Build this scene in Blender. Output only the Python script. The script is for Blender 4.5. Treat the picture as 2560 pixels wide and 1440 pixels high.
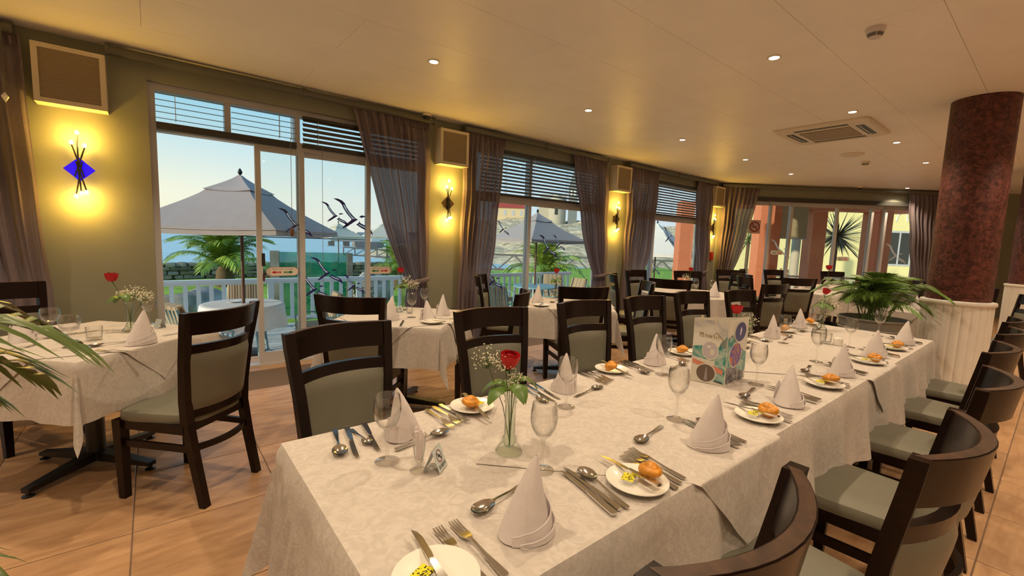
import bpy, math, random
from mathutils import Vector, Matrix, noise
random.seed(7)
for o in list(bpy.data.objects): bpy.data.objects.remove(o, do_unlink=True)
SC = bpy.context.scene
COL = SC.collection
PI = math.pi
R = math.radians

# ------------------------------------------------------------------ camera
def add_camera():
    yaw, pitch, roll = R(51.0036), R(6.1014), R(2.0940)
    fw = Vector((math.cos(yaw)*math.cos(pitch), math.sin(yaw)*math.cos(pitch), -math.sin(pitch)))
    r = fw.cross(Vector((0, 0, 1))).normalized(); u = r.cross(fw)
    c, s = math.cos(roll), math.sin(roll)
    r2 = c*r + s*u; u2 = -s*r + c*u
    cd = bpy.data.cameras.new('camera'); cd.sensor_width = 36; cd.lens = 1114.584/2560*36
    cd.clip_start = .02; cd.clip_end = 3000
    co = bpy.data.objects.new('camera', cd); COL.objects.link(co)
    m = Matrix.Identity(4)
    for i in range(3):
        m[i][0] = r2[i]; m[i][1] = u2[i]; m[i][2] = -fw[i]
    m[2][3] = 1.40
    co.matrix_world = m
    SC.camera = co
add_camera()
vs = SC.view_settings
vs.view_transform = 'Standard'; vs.look = 'None'; vs.gamma = 1; vs.use_curve_mapping = False
vs.exposure = 0.42
LAMP = 60.0        # watts of one ceiling downlight
SKY = 0.80

# ------------------------------------------------------------------ world (evening sky)
w = bpy.data.worlds.new('evening_sky'); SC.world = w; w.use_nodes = True
nt = w.node_tree; nt.nodes.clear()
N = nt.nodes.new; L = nt.links.new
out = N('ShaderNodeOutputWorld'); bg = N('ShaderNodeBackground'); bg.inputs['Strength'].default_value = SKY
tc = N('ShaderNodeTexCoord'); sx = N('ShaderNodeSeparateXYZ'); L(tc.outputs['Generated'], sx.inputs[0])
def ramp(stops):
    cr = N('ShaderNodeValToRGB'); e = cr.color_ramp.elements
    while len(e) < len(stops): e.new(.5)
    for el, (p, c) in zip(e, stops): el.position = p; el.color = (*c, 1)
    return cr
warm = ramp([(0, (.92, .86, .62)), (.07, (.86, .88, .70)), (.22, (.38, .68, .84)), (.5, (.26, .52, .74)), (1, (.16, .36, .6))])
cool = ramp([(0, (.80, .82, .86)), (.08, (.66, .80, .88)), (.25, (.34, .66, .84)), (.5, (.26, .52, .76)), (1, (.16, .36, .6))])
L(sx.outputs['Z'], warm.inputs[0]); L(sx.outputs['Z'], cool.inputs[0])
az = N('ShaderNodeMapRange'); az.inputs[1].default_value = .0; az.inputs[2].default_value = .62
L(sx.outputs['X'], az.inputs[0])
mx = N('ShaderNodeMix'); mx.data_type = 'RGBA'
L(az.outputs[0], mx.inputs[0]); L(warm.outputs[0], mx.inputs[6]); L(cool.outputs[0], mx.inputs[7])
L(mx.outputs[2], bg.inputs['Color']); L(bg.outputs[0], out.inputs[0])

# low evening sun raking along the sea front, outside only
sd = bpy.data.lights.new('evening_sun', 'SUN'); sd.energy = 2.8; sd.color = (1, .86, .62); sd.angle = R(1.5)
so = bpy.data.objects.new('evening_sun', sd); COL.objects.link(so)
so.rotation_euler = Vector((-.955, .03, .295)).to_track_quat('Z', 'Y').to_euler()

# ------------------------------------------------------------------ mesh helpers
class MB:
    def __init__(s): s.v = []; s.f = []
    def add(s, vs, fs):
        b = len(s.v); s.v += [tuple(p) for p in vs]; s.f += [tuple(i+b for i in f) for f in fs]; return s
    def box(s, x0, x1, y0, y1, z0, z1):
        return s.add([(x0,y0,z0),(x1,y0,z0),(x1,y1,z0),(x0,y1,z0),(x0,y0,z1),(x1,y0,z1),(x1,y1,z1),(x0,y1,z1)],
            [(3,2,1,0),(4,5,6,7),(0,1,5,4),(1,2,6,5),(2,3,7,6),(3,0,4,7)])
    def loft(s, rings, cap=True, closed=False):
        n = len(rings[0]); vs = [p for r in rings for p in r]; fs = []
        m = len(rings); rng = range(m if closed else m-1)
        for i in rng:
            a = i*n; b = ((i+1) % m)*n
            for j in range(n):
                k = (j+1) % n; fs.append((a+j, a+k, b+k, b+j))
        if cap and not closed:
            fs.append(tuple(range(n-1, -1, -1))); fs.append(tuple((m-1)*n+j for j in range(n)))
        return s.add(vs, fs)
    def lathe(s, prof, seg=20, c=(0,0,0), cap=True):
        rings = [[(c[0]+r*math.cos(2*PI*j/seg), c[1]+r*math.sin(2*PI*j/seg), c[2]+z) for j in range(seg)] for r, z in prof]
        return s.loft(rings, cap)
    def tube(s, path, rad, seg=8, flat=1.0, cap=True):
        P = [Vector(p) for p in path]; rings = []
        up = Vector((0,0,1))
        for i, p in enumerate(P):
            t = (P[min(i+1,len(P)-1)]-P[max(i-1,0)]).normalized()
            a = t.cross(up)
            if a.length < .05: a = t.cross(Vector((0,1,0)))
            a.normalize(); b = a.cross(t).normalized()
            r = rad(i/(len(P)-1)) if callable(rad) else rad
            rings.append([tuple(p + a*r*math.cos(2*PI*j/seg) + b*r*flat*math.sin(2*PI*j/seg)) for j in range(seg)])
        return s.loft(rings, cap)
    def bar(s, p, q, w, h):
        p, q = Vector(p), Vector(q); t = (q-p).normalized(); a = t.cross(Vector((0,0,1)))
        if a.length < .05: a = Vector((1,0,0))
        a.normalize(); b = a.cross(t).normalized()
        ring = lambda c: [tuple(c + a*x*w/2 + b*y*h/2) for x, y in ((-1,-1),(1,-1),(1,1),(-1,1))]
        return s.loft([ring(p), ring(q)])
    def prism(s, poly, z0, z1):
        n = len(poly)
        vs = [(x,y,z0) for x,y in poly]+[(x,y,z1) for x,y in poly]
        fs = [tuple(range(n-1,-1,-1)), tuple(range(n,2*n))]+[(i,(i+1)%n,n+(i+1)%n,n+i) for i in range(n)]
        return s.add(vs, fs)
    def grid(s, nu, nv, fn, wrap=False):
        vs = [fn(i/(nu-1) if not wrap else i/nu, j/(nv-1)) for j in range(nv) for i in range(nu)]
        fs = []
        for j in range(nv-1):
            for i in range(nu if wrap else nu-1):
                k = (i+1) % nu
                fs.append((j*nu+i, j*nu+k, (j+1)*nu+k, (j+1)*nu+i))
        return s.add(vs, fs)
    def sphere(s, c, r, seg=10, rings=7, sc=(1,1,1)):
        prof = [(max(1e-4, r*math.sin(PI*i/(rings))), -r*math.cos(PI*i/(rings))) for i in range(rings+1)]
        rr = [[(c[0]+sc[0]*q*math.cos(2*PI*j/seg), c[1]+sc[1]*q*math.sin(2*PI*j/seg), c[2]+sc[2]*z) for j in range(seg)] for q, z in prof]
        return s.loft(rr)
    def xf(s, M):
        s.v = [tuple(M @ Vector(p)) for p in s.v]; return s
    def mesh(s, name, smooth=False):
        me = bpy.data.meshes.new(name); me.from_pydata(s.v, [], s.f); me.validate(); me.update()
        if smooth:
            for p in me.polygons: p.use_smooth = True
            try: me.set_sharp_from_angle(angle=R(42))
            except Exception: pass
        return me

def obj(name, mb, mat, parent=None, smooth=False, loc=None, rz=0):
    me = mb if isinstance(mb, bpy.types.Mesh) else mb.mesh(name, smooth)
    if mat is not None and len(me.materials) == 0: me.materials.append(mat)
    o = bpy.data.objects.new(name, me); COL.objects.link(o)
    if parent: o.parent = parent
    if loc is not None: o.location = loc
    if rz: o.rotation_euler = (0, 0, rz)
    return o
def tag(o, label=None, cat=None, group=None, kind=None):
    if label:
        o['label'] = label
    if cat: o['category'] = cat
    if group: o['group'] = group
    if kind: o['kind'] = kind
    return o
def thing(name, label, cat, loc=(0,0,0), rz=0, group=None):
    o = bpy.data.objects.new(name, None); COL.objects.link(o); o.empty_display_size = .05
    o.location = loc; o.rotation_euler = (0, 0, rz)
    return tag(o, label, cat, group)
def struct(name, mb, mat, smooth=False, parent=None):
    o = obj(name, mb, mat, parent, smooth)
    if not parent: o['kind'] = 'structure'
    return o
KIDS = {}
def kids(o): return [c for c in bpy.data.objects if c.parent == o]
def copy_tree(o, loc=None, rz=None, label=None, group=None, cat=None, parent=None, ch=None):
    c = o.copy(); COL.objects.link(c); c.parent = parent
    if loc is not None: c.location = loc
    if rz is not None: c.rotation_euler = (0, 0, rz)
    tag(c, label, cat, group)
    if parent is None:
        if o.name not in KIDS:
            k1 = kids(o); KIDS[o.name] = [(k, kids(k)) for k in k1]
        for k, gs in KIDS[o.name]:
            d = k.copy(); COL.objects.link(d); d.parent = c
            for g in gs:
                e = g.copy(); COL.objects.link(e); e.parent = d
    return c
def T(x=0,y=0,z=0): return Matrix.Translation((x,y,z))
def RZ(a): return Matrix.Rotation(a, 4, 'Z')
def RX(a): return Matrix.Rotation(a, 4, 'X')
def RY(a): return Matrix.Rotation(a, 4, 'Y')

# ------------------------------------------------------------------ materials
def nodes(name):
    m = bpy.data.materials.new(name); m.use_nodes = True
    t = m.node_tree; b = t.nodes.get('Principled BSDF')
    return m, t, b
def mat(name, col, rough=.5, metal=0, spec=.5, var=0, vscale=8, bump=0, bscale=60, coat=0, objvar=0, stretch=None):
    m, t, b = nodes(name)
    b.inputs['Base Color'].default_value = (*col, 1); b.inputs['Roughness'].default_value = rough
    b.inputs['Metallic'].default_value = metal; b.inputs['Specular IOR Level'].default_value = spec
    if coat: b.inputs['Coat Weight'].default_value = coat; b.inputs['Coat Roughness'].default_value = .12
    co = None
    if var or bump or objvar:
        tcn = t.nodes.new('ShaderNodeTexCoord'); mp = t.nodes.new('ShaderNodeMapping')
        if stretch: mp.inputs['Scale'].default_value = stretch
        t.links.new(tcn.outputs['Object'], mp.inputs[0]); co = mp.outputs[0]
    if var or objvar:
        n = t.nodes.new('ShaderNodeTexNoise'); n.inputs['Scale'].default_value = vscale; n.inputs['Detail'].default_value = 6
        t.links.new(co, n.inputs['Vector'])
        h = t.nodes.new('ShaderNodeHueSaturation'); h.inputs['Color'].default_value = (*col, 1)
        mr = t.nodes.new('ShaderNodeMapRange'); mr.inputs[1].default_value = .3; mr.inputs[2].default_value = .7
        mr.inputs[3].default_value = 1-var; mr.inputs[4].default_value = 1+var
        t.links.new(n.outputs['Fac'], mr.inputs[0]); val = mr.outputs[0]
        if objvar:
            oi = t.nodes.new('ShaderNodeObjectInfo'); m2 = t.nodes.new('ShaderNodeMapRange')
            m2.inputs[3].default_value = 1-objvar; m2.inputs[4].default_value = 1+objvar
            t.links.new(oi.outputs['Random'], m2.inputs[0])
            mu = t.nodes.new('ShaderNodeMath'); mu.operation = 'MULTIPLY'
            t.links.new(val, mu.inputs[0]); t.links.new(m2.outputs[0], mu.inputs[1]); val = mu.outputs[0]
        t.links.new(val, h.inputs['Value']); t.links.new(h.outputs[0], b.inputs['Base Color'])
    if bump:
        n2 = t.nodes.new('ShaderNodeTexNoise'); n2.inputs['Scale'].default_value = bscale; n2.inputs['Detail'].default_value = 4
        t.links.new(co, n2.inputs['Vector'])
        bp = t.nodes.new('ShaderNodeBump'); bp.inputs['Strength'].default_value = bump; bp.inputs['Distance'].default_value = .01
        t.links.new(n2.outputs['Fac'], bp.inputs['Height']); t.links.new(bp.outputs[0], b.inputs['Normal'])
    return m
def emis(name, col, st):
    m, t, b = nodes(name)
    b.inputs['Base Color'].default_value = (*col, 1)
    b.inputs['Emission Color'].default_value = (*col, 1); b.inputs['Emission Strength'].default_value = st
    return m
def glassmat(name, tint=(1,1,1), refl=1.0, edge=.55, f0=.035, power=3.0):
    """thin clear glass: see-through, darker and more mirror-like where seen edge-on"""
    m = bpy.data.materials.new(name); m.use_nodes = True; t = m.node_tree; t.nodes.clear()
    o = t.nodes.new('ShaderNodeOutputMaterial'); mix = t.nodes.new('ShaderNodeMixShader')
    tr = t.nodes.new('ShaderNodeBsdfTransparent')
    gl = t.nodes.new('ShaderNodeBsdfGlossy'); gl.inputs['Roughness'].default_value = .02; gl.inputs[0].default_value = (1,1,1,1)
    lw = t.nodes.new('ShaderNodeLayerWeight'); lw.inputs[0].default_value = .5
    pw = t.nodes.new('ShaderNodeMath'); pw.operation = 'POWER'; pw.inputs[1].default_value = power
    ma = t.nodes.new('ShaderNodeMath'); ma.operation = 'MULTIPLY_ADD'; ma.inputs[1].default_value = .8*refl; ma.inputs[2].default_value = f0*refl
    cm = t.nodes.new('ShaderNodeMix'); cm.data_type = 'RGBA'
    cm.inputs[6].default_value = (*tint, 1); cm.inputs[7].default_value = (*[c*edge for c in tint], 1)
    t.links.new(lw.outputs['Facing'], pw.inputs[0]); t.links.new(pw.outputs[0], ma.inputs[0]); t.links.new(ma.outputs[0], mix.inputs[0])
    t.links.new(pw.outputs[0], cm.inputs[0]); t.links.new(cm.outputs[2], tr.inputs[0])
    t.links.new(tr.outputs[0], mix.inputs[1]); t.links.new(gl.outputs[0], mix.inputs[2]); t.links.new(mix.outputs[0], o.inputs[0])
    return m
def clothmat(name, col, trans=.25, see=.0, var=.05, vscale=30, bump=.25, bscale=300, damask=False):
    m = bpy.data.materials.new(name); m.use_nodes = True; t = m.node_tree; t.nodes.clear()
    o = t.nodes.new('ShaderNodeOutputMaterial')
    d = t.nodes.new('ShaderNodeBsdfDiffuse'); tl = t.nodes.new('ShaderNodeBsdfTranslucent')
    mx = t.nodes.new('ShaderNodeMixShader'); mx.inputs[0].default_value = trans
    tcn = t.nodes.new('ShaderNodeTexCoord')
    n = t.nodes.new('ShaderNodeTexNoise'); n.inputs['Scale'].default_value = vscale; n.inputs['Detail'].default_value = 5
    t.links.new(tcn.outputs['Object'], n.inputs['Vector'])
    src = n.outputs['Fac']
    if damask:
        n.inputs['Distortion'].default_value = 2.5
    h = t.nodes.new('ShaderNodeHueSaturation'); h.inputs['Color'].default_value = (*col, 1)
    mr = t.nodes.new('ShaderNodeMapRange'); mr.inputs[1].default_value = .35; mr.inputs[2].default_value = .65
    mr.inputs[3].default_value = 1-var; mr.inputs[4].default_value = 1+var*.6
    t.links.new(src, mr.inputs[0]); t.links.new(mr.outputs[0], h.inputs['Value'])
    t.links.new(h.outputs[0], d.inputs[0]); t.links.new(h.outputs[0], tl.inputs[0])
    if bump:
        n2 = t.nodes.new('ShaderNodeTexNoise'); n2.inputs['Scale'].default_value = bscale
        t.links.new(tcn.outputs['Object'], n2.inputs['Vector'])
        bp = t.nodes.new('ShaderNodeBump'); bp.inputs['Strength'].default_value = bump; bp.inputs['Distance'].default_value = .004
        t.links.new(n2.outputs['Fac'], bp.inputs['Height'])
        t.links.new(bp.outputs[0], d.inputs['Normal']); t.links.new(bp.outputs[0], tl.inputs['Normal'])
    t.links.new(d.outputs[0], mx.inputs[1]); t.links.new(tl.outputs[0], mx.inputs[2])
    res = mx.outputs[0]
    if see:
        tr = t.nodes.new('ShaderNodeBsdfTransparent'); m3 = t.nodes.new('ShaderNodeMixShader'); m3.inputs[0].default_value = see
        t.links.new(res, m3.inputs[1]); t.links.new(tr.outputs[0], m3.inputs[2]); res = m3.outputs[0]
    t.links.new(res, o.inputs[0])
    return m
def stripemat(name, cols, scale, axis='X'):
    m, t, b = nodes(name); b.inputs['Roughness'].default_value = .8
    tcn = t.nodes.new('ShaderNodeTexCoord'); s = t.nodes.new('ShaderNodeSeparateXYZ'); t.links.new(tcn.outputs['Object'], s.inputs[0])
    mu = t.nodes.new('ShaderNodeMath'); mu.operation = 'MULTIPLY'; mu.inputs[1].default_value = scale
    t.links.new(s.outputs[axis], mu.inputs[0])
    fr = t.nodes.new('ShaderNodeMath'); fr.operation = 'FRACT'; t.links.new(mu.outputs[0], fr.inputs[0])
    cr = t.nodes.new('ShaderNodeValToRGB'); cr.color_ramp.interpolation = 'CONSTANT'; e = cr.color_ramp.elements
    while len(e) < len(cols): e.new(.5)
    for i, (el, c) in enumerate(zip(e, cols)): el.position = i/len(cols); el.color = (*c, 1)
    t.links.new(fr.outputs[0], cr.inputs[0]); t.links.new(cr.outputs[0], b.inputs['Base Color'])
    return m
def twotone(name, c1, c2, scale, lo=.45, hi=.55, rough=.6, dist=0, detail=8, bump=0, kind='noise', stretch=None, spec=.4):
    m, t, b = nodes(name); b.inputs['Roughness'].default_value = rough; b.inputs['Specular IOR Level'].default_value = spec
    tcn = t.nodes.new('ShaderNodeTexCoord'); mp = t.nodes.new('ShaderNodeMapping')
    if stretch: mp.inputs['Scale'].default_value = stretch
    t.links.new(tcn.outputs['Object'], mp.inputs[0])
    if kind == 'voronoi':
        n = t.nodes.new('ShaderNodeTexVoronoi'); fac = n.outputs['Distance']
    else:
        n = t.nodes.new('ShaderNodeTexNoise'); n.inputs['Detail'].default_value = detail; n.inputs['Distortion'].default_value = dist; fac = n.outputs['Fac']
    n.inputs['Scale'].default_value = scale; t.links.new(mp.outputs[0], n.inputs['Vector'])
    cr = t.nodes.new('ShaderNodeValToRGB'); e = cr.color_ramp.elements
    e[0].position = lo; e[0].color = (*c1, 1); e[1].position = hi; e[1].color = (*c2, 1)
    t.links.new(fac, cr.inputs[0]); t.links.new(cr.outputs[0], b.inputs['Base Color'])
    if bump:
        bp = t.nodes.new('ShaderNodeBump'); bp.inputs['Strength'].default_value = bump; bp.inputs['Distance'].default_value = .02
        t.links.new(fac, bp.inputs['Height']); t.links.new(bp.outputs[0], b.inputs['Normal'])
    return m

def tilemat():
    m, t, b = nodes('stone_tile'); b.inputs['Roughness'].default_value = .34; b.inputs['Specular IOR Level'].default_value = .5
    tcn = t.nodes.new('ShaderNodeTexCoord'); mp = t.nodes.new('ShaderNodeMapping'); mp.inputs['Scale'].default_value = (2.2, 9, 3)
    mp.inputs['Rotation'].default_value = (0, 0, .5)
    oi = t.nodes.new('ShaderNodeObjectInfo'); add = t.nodes.new('ShaderNodeVectorMath'); add.operation = 'ADD'
    cm = t.nodes.new('ShaderNodeCombineXYZ'); mu = t.nodes.new('ShaderNodeMath'); mu.operation = 'MULTIPLY'; mu.inputs[1].default_value = 37
    t.links.new(oi.outputs['Random'], mu.inputs[0]); t.links.new(mu.outputs[0], cm.inputs[0]); t.links.new(mu.outputs[0], cm.inputs[1])
    t.links.new(tcn.outputs['Object'], add.inputs[0]); t.links.new(cm.outputs[0], add.inputs[1]); t.links.new(add.outputs[0], mp.inputs[0])
    n = t.nodes.new('ShaderNodeTexNoise'); n.inputs['Scale'].default_value = 1.4; n.inputs['Detail'].default_value = 8; n.inputs['Roughness'].default_value = .62
    t.links.new(mp.outputs[0], n.inputs['Vector'])
    cr = t.nodes.new('ShaderNodeValToRGB'); e = cr.color_ramp.elements
    e[0].position = .30; e[0].color = (.30, .155, .072, 1); e[1].position = .62; e[1].color = (.50, .30, .16, 1)
    t.links.new(n.outputs['Fac'], cr.inputs[0])
    h = t.nodes.new('ShaderNodeHueSaturation'); mr = t.nodes.new('ShaderNodeMapRange'); mr.inputs[3].default_value = .88; mr.inputs[4].default_value = 1.1
    t.links.new(oi.outputs['Random'], mr.inputs[0]); t.links.new(mr.outputs[0], h.inputs['Value']); t.links.new(cr.outputs[0], h.inputs['Color'])
    t.links.new(h.outputs[0], b.inputs['Base Color'])
    return m
M = {}
M['wood'] = mat('dark_stained_wood', (.0085, .0032, .0024), .30, var=.3, vscale=14, coat=.08, spec=.24, stretch=(1, 1, 6))
M['worn'] = mat('worn_wood_edge', (.052, .024, .012), .5, var=.5, vscale=30)
M['seat'] = mat('sage_upholstery', (.15, .145, .11), .42, bump=.12, bscale=350, spec=.5, var=.05)
M['cloth'] = clothmat('damask_tablecloth', (.58, .53, .49), .08, var=.10, vscale=22, damask=True, bump=.3, bscale=120)
M['napkin'] = clothmat('linen_napkin', (.80, .74, .735), .2, var=.03, bump=.35, bscale=500)
M['tile'] = tilemat()
M['grout'] = mat('brown_grout', (.15, .09, .05), .8)
M['ceiling'] = mat('cream_ceiling_board', (.87, .83, .79), .45, var=.025, vscale=3, spec=.25)
M['joint'] = mat('ceiling_joint_shadow_gap', (.22, .18, .13), .8)
M['cream'] = mat('bounce_cream_wall', (.84, .78, .68), .7)  # pale tone for the unseen walls, chosen to bounce lamp light
M['wall'] = mat('sage_wall_paint', (.26, .265, .205), .7, var=.05, vscale=4, spec=.25)
M['frame'] = mat('grey_aluminium_frame', (.52, .52, .54), .45, spec=.5)
M['framedark'] = mat('dark_blind_rail', (.035, .035, .03), .5)
M['white'] = mat('white_gloss', (.78, .78, .76), .35)
M['whitepaint'] = mat('white_railing_paint', (.90, .90, .90), .5)
M['glass'] = glassmat('window_glass', (.95, .98, .975), .6, .9, .04, 4)
M['wine'] = glassmat('clear_table_glass', (.985, .985, .98), 1.0, .42, .045, 2.3)
M['steel'] = mat('polished_steel', (.62, .6, .56), .16, 1.0)
M['china'] = mat('white_china', (.80, .77, .70), .12, spec=.6)
M['bread'] = mat('orange_bread_crust', (.62, .25, .02), .36, var=.3, vscale=35, bump=.2, bscale=60)
M['curtain'] = clothmat('mauve_sheer_curtain', (.30, .245, .27), .36, see=.05, var=.08, vscale=60, bump=0)
M['rail'] = mat('curtain_pelmet_pipe', (.115, .115, .09), .42)
M['boxcream'] = mat('cream_speaker_housing', (.66, .58, .44), .5)
M['grille'] = mat('tan_speaker_cloth', (.36, .29, .18), .8)
M['marble'] = twotone('mottled_oxblood_column_paint', (.045, .010, .007), (.17, .050, .040), 26, .40, .72, .5, .9, 10)
M['leaf'] = mat('palm_green', (.10, .19, .03), .4, var=.3, vscale=3)
M['leaf2'] = mat('foreground_palm_green', (.10, .15, .03), .35, var=.25, vscale=6)
M['stem'] = mat('green_stem', (.08, .12, .03), .5)
M['rose'] = mat('red_rose_petal', (.50, .004, .008), .5)
M['rosedark'] = mat('deep_red_rose_petal', (.30, .003, .006), .5)
M['gyp'] = mat('gypsophila_white', (.74, .71, .55), .7)
M['salmon'] = mat('salmon_render', (.72, .24, .12), .75, var=.04)
M['black'] = mat('black_iron', (.012, .012, .012), .35)
M['ink'] = mat('navy_sticker', (.02, .02, .20), .5)
M['stickerwhite'] = clothmat('white_sticker', (.88, .90, .94), .75, var=0, bump=0)
M['palmgreen'] = mat('date_palm_leaf', (.26, .36, .06), .45, var=.3, vscale=2, objvar=.25)
M['trunk'] = mat('palm_trunk', (.13, .09, .05), .9, bump=.6, bscale=20)
M['canvas'] = mat('grey_canvas', (.37, .33, .33), .85, var=.03)
M['bluemetal'] = mat('powder_blue_metal', (.22, .40, .48), .45)
M['stripe'] = stripemat('striped_cushion', [(.50,.38,.22),(.16,.10,.06),(.55,.46,.32),(.30,.19,.10),(.60,.50,.36),(.20,.14,.09)], 9)
M['patiocloth'] = clothmat('bluish_patio_cloth', (.92, .92, .94), .2, var=.03)
M['rock'] = twotone('grey_rock', (.13, .12, .11), (.40, .38, .35), 2.2, .35, .65, .9, .5, 10, .5)
M['slate'] = mat('slate_wall_stone', (.24, .22, .19), .9, var=.35, vscale=3, bump=.5, bscale=8, objvar=.4)

# ================================================================== the room
WY = 5.10; CZ = 2.86
CX, CY = 10.07, 5.10; DX, DY = .782, -.623; NX, NY = .623, .782      # corner, far wall direction, its outward normal
def fw_pt(s, t, z): return (CX+DX*s+NX*t, CY+DY*s+NY*t, z)
FAR_ANG = math.atan2(DY, DX)
FLEN = 8.0
def inside(x, y, m=0):
    if y > WY+m or y < -3.6-m or x < -3.6-m: return False
    return (x-CX)*NX+(y-CY)*NY < m

# floor: grout bed with separate stone tiles
far_end = fw_pt(FLEN, 0, 0)
bed = MB(); bed.prism([(-3.6,-3.6),(far_end[0],-3.6),(far_end[0],far_end[1]),(CX,CY+.12),(-3.6,WY+.12)], -.16, -.0035)
floor = struct('floor', bed, M['grout'])
tm = None; G = .61
def tile_mesh():
    h = G/2-.0028
    mb = MB(); b = .003
    ring = lambda e, z: [(-e,-e,z),(e,-e,z),(e,e,z),(-e,e,z)]
    mb.loft([ring(h,-.0035), ring(h,-.0015), ring(h-b,0)]); return mb.mesh('tile')
tm = tile_mesh(); tm.materials.append(M['tile'])
for i in range(-6, 26):
    for j in range(-5, 9):
        cx = -.12+G*(i+.5); cy = .12+G*(j+.5)
        if j == 7 or not inside(cx, cy, .25): continue
        if cx < -2.2 or cy < -1.4 and cx < 2: continue
        o = obj('tile', tm, None, floor, loc=(cx, cy, 0)); o.rotation_euler[2] = random.choice((0, PI))
# strip between last tile row and the door tracks
struct('threshold_paving', MB().box(-3.6, CX, .12+G*8-.002, WY+.12, -.0035, -.001), M['tile'], parent=floor)

# ceiling: batten bed with separate boards
cb = MB(); cb.prism([(-3.6,-3.6),(far_end[0]+1,-3.6),(far_end[0]+1,far_end[1]+.3),(CX+.3,CY+.3),(-3.6,WY+.3)], CZ+.012, CZ+.12)
ceil = struct('ceiling', cb, M['joint'])
ky = 0; y = -3.24
while y < WY:
    x = -3.6 - (ky % 2)*1.2
    while x < 15:
        x0, x1, y0, y1 = max(x,-3.6), x+2.4, y, min(y+.64, WY)
        if inside((x0+x1)/2, (y0+y1)/2, 1.2) and x1 > x0:
            obj('ceiling_board', MB().box(x0+.001, x1-.001, y0+.0012, y1-.0012, CZ, CZ+.012), M['ceiling'], ceil)
        x += 2.4
    y += .64; ky += 1

# window wall with four full-height openings
OPEN = [(-3.25, -.98), (.02, 2.72), (3.42, 6.12), (6.83, 9.52)]
HEAD = 2.655
wl = MB(); px = -3.6
for a, b in OPEN:
    wl.box(px, a, WY, WY+.22, 0, CZ); wl.box(a, b, WY, WY+.22, HEAD, CZ); px = b
wl.box(px, CX, WY, WY+.22, 0, CZ)
struct('wall_left', wl, M['wall'])
# far wall, turned by the corner
wf = MB()
def fbox(mb, s0, s1, t0, t1, z0, z1):
    P = [fw_pt(s,t,z) for z in (z0,z1) for s,t in ((s0,t0),(s1,t0),(s1,t1),(s0,t1))]
    return mb.add(P, [(3,2,1,0),(4,5,6,7),(0,1,5,4),(1,2,6,5),(2,3,7,6),(3,0,4,7)])
FO = (.35, 4.75); FH = 2.52
fbox(wf, -.02, FO[0], 0, .22, 0, CZ); fbox(wf, FO[0], FO[1], 0, .22, FH, CZ); fbox(wf, FO[1], FLEN, 0, .22, 0, CZ)
struct('wall_far', wf, M['wall'])
bx = far_end[0]
struct('wall_right', MB().box(bx, bx+.2, -3.6, far_end[1], 0, CZ), M['cream'])
struct('wall_back', MB().box(-3.6, bx, -3.8, -3.6, 0, CZ), M['cream'])
struct('wall_near', MB().box(-3.8, -3.6, -3.6, WY, 0, CZ), M['cream'])

# ------------------------------------------------------------------ door and window assemblies (frame, leaves, panes, blinds)
def leaf(parent, x0, x1, y, z0, z1, st=.05, bot=.12, top=.05, fm=None):
    """one glazed leaf: four rails and a pane"""
    fm = fm or M['frame']
    fr = obj('door_leaf', MB().box(x0, x0+st, y-.02, y+.02, z0, z1).box(x1-st, x1, y-.02, y+.02, z0, z1)
        .box(x0+st, x1-st, y-.02, y+.02, z0, z0+bot).box(x0+st, x1-st, y-.02, y+.02, z1-top, z1), fm, parent)
    obj('pane', MB().box(x0+st, x1-st, y-.003, y+.003, z0+bot, z1-top), M['glass'], fr)
    return fr
def assembly(n, a, b, bars, mull, leaves, yin=WY+.10, TR=2.30):
    root = bpy.data.objects.new('window_%d' % n, None); COL.objects.link(root); root['kind'] = 'structure'
    mb = MB().box(a, a+.05, yin-.05, yin+.06, 0, HEAD).box(b-.05, b, yin-.05, yin+.06, 0, HEAD)
    mb.box(a+.05, b-.05, yin-.05, yin+.06, HEAD-.06, HEAD).box(a+.05, b-.05, yin-.05, yin+.06, TR-.05, TR+.03)
    mb.box(a+.05, b-.05, yin-.05, yin+.06, -.012, .02)
    obj('window_frame', mb, M['frame'], root)
    xs = [a+.05]+bars+[b-.05]
    for x in bars: obj('transom_bar', MB().box(x-.025, x+.025, yin-.045, yin+.055, TR+.03, HEAD-.06), M['frame'], root)
    for i in range(len(xs)-1):
        l = xs[i]+(.025 if i else 0); r = xs[i+1]-(.025 if i < len(xs)-2 else 0)
        obj('transom_pane', MB().box(l, r, yin+.03, yin+.036, TR+.03, HEAD-.06), M['glass'], root)
    for x in mull: obj('mullion', MB().box(x-.03, x+.03, yin-.045, yin+.055, .02, TR-.05), M['frame'], root)
    for k, (x0, x1, dy) in enumerate(leaves): leaf(root, x0, x1, yin+dy, .02, TR-.05)
    return root
w1 = assembly(1, *OPEN[1], [.61, 1.225, 1.98], [], [(.83, 1.29, -.02), (1.225, 2.02, .025), (1.96, 2.67, -.02)])
lock = obj('lock_plate', MB().box(.853, .883, 5.052, 5.06, 1.05, 1.18), M['black'], w1)
obj('key_barrel', MB().box(.858, .878, 5.050, 5.06, .90, .965), mat('brown_lock', (.10,.03,.02), .4), w1)
assembly(2, *OPEN[2], [4.46], [], [(3.47, 4.50, -.02), (4.44, 6.07, .025)], TR=2.03)
assembly(3, *OPEN[3], [7.72], [], [(6.88, 7.75, -.02), (7.69, 9.47, .025)], TR=2.0)
assembly(4, *OPEN[0], [-2.1], [], [(-3.2, -2.08, -.02), (-2.13, -1.03, .025)])
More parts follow.
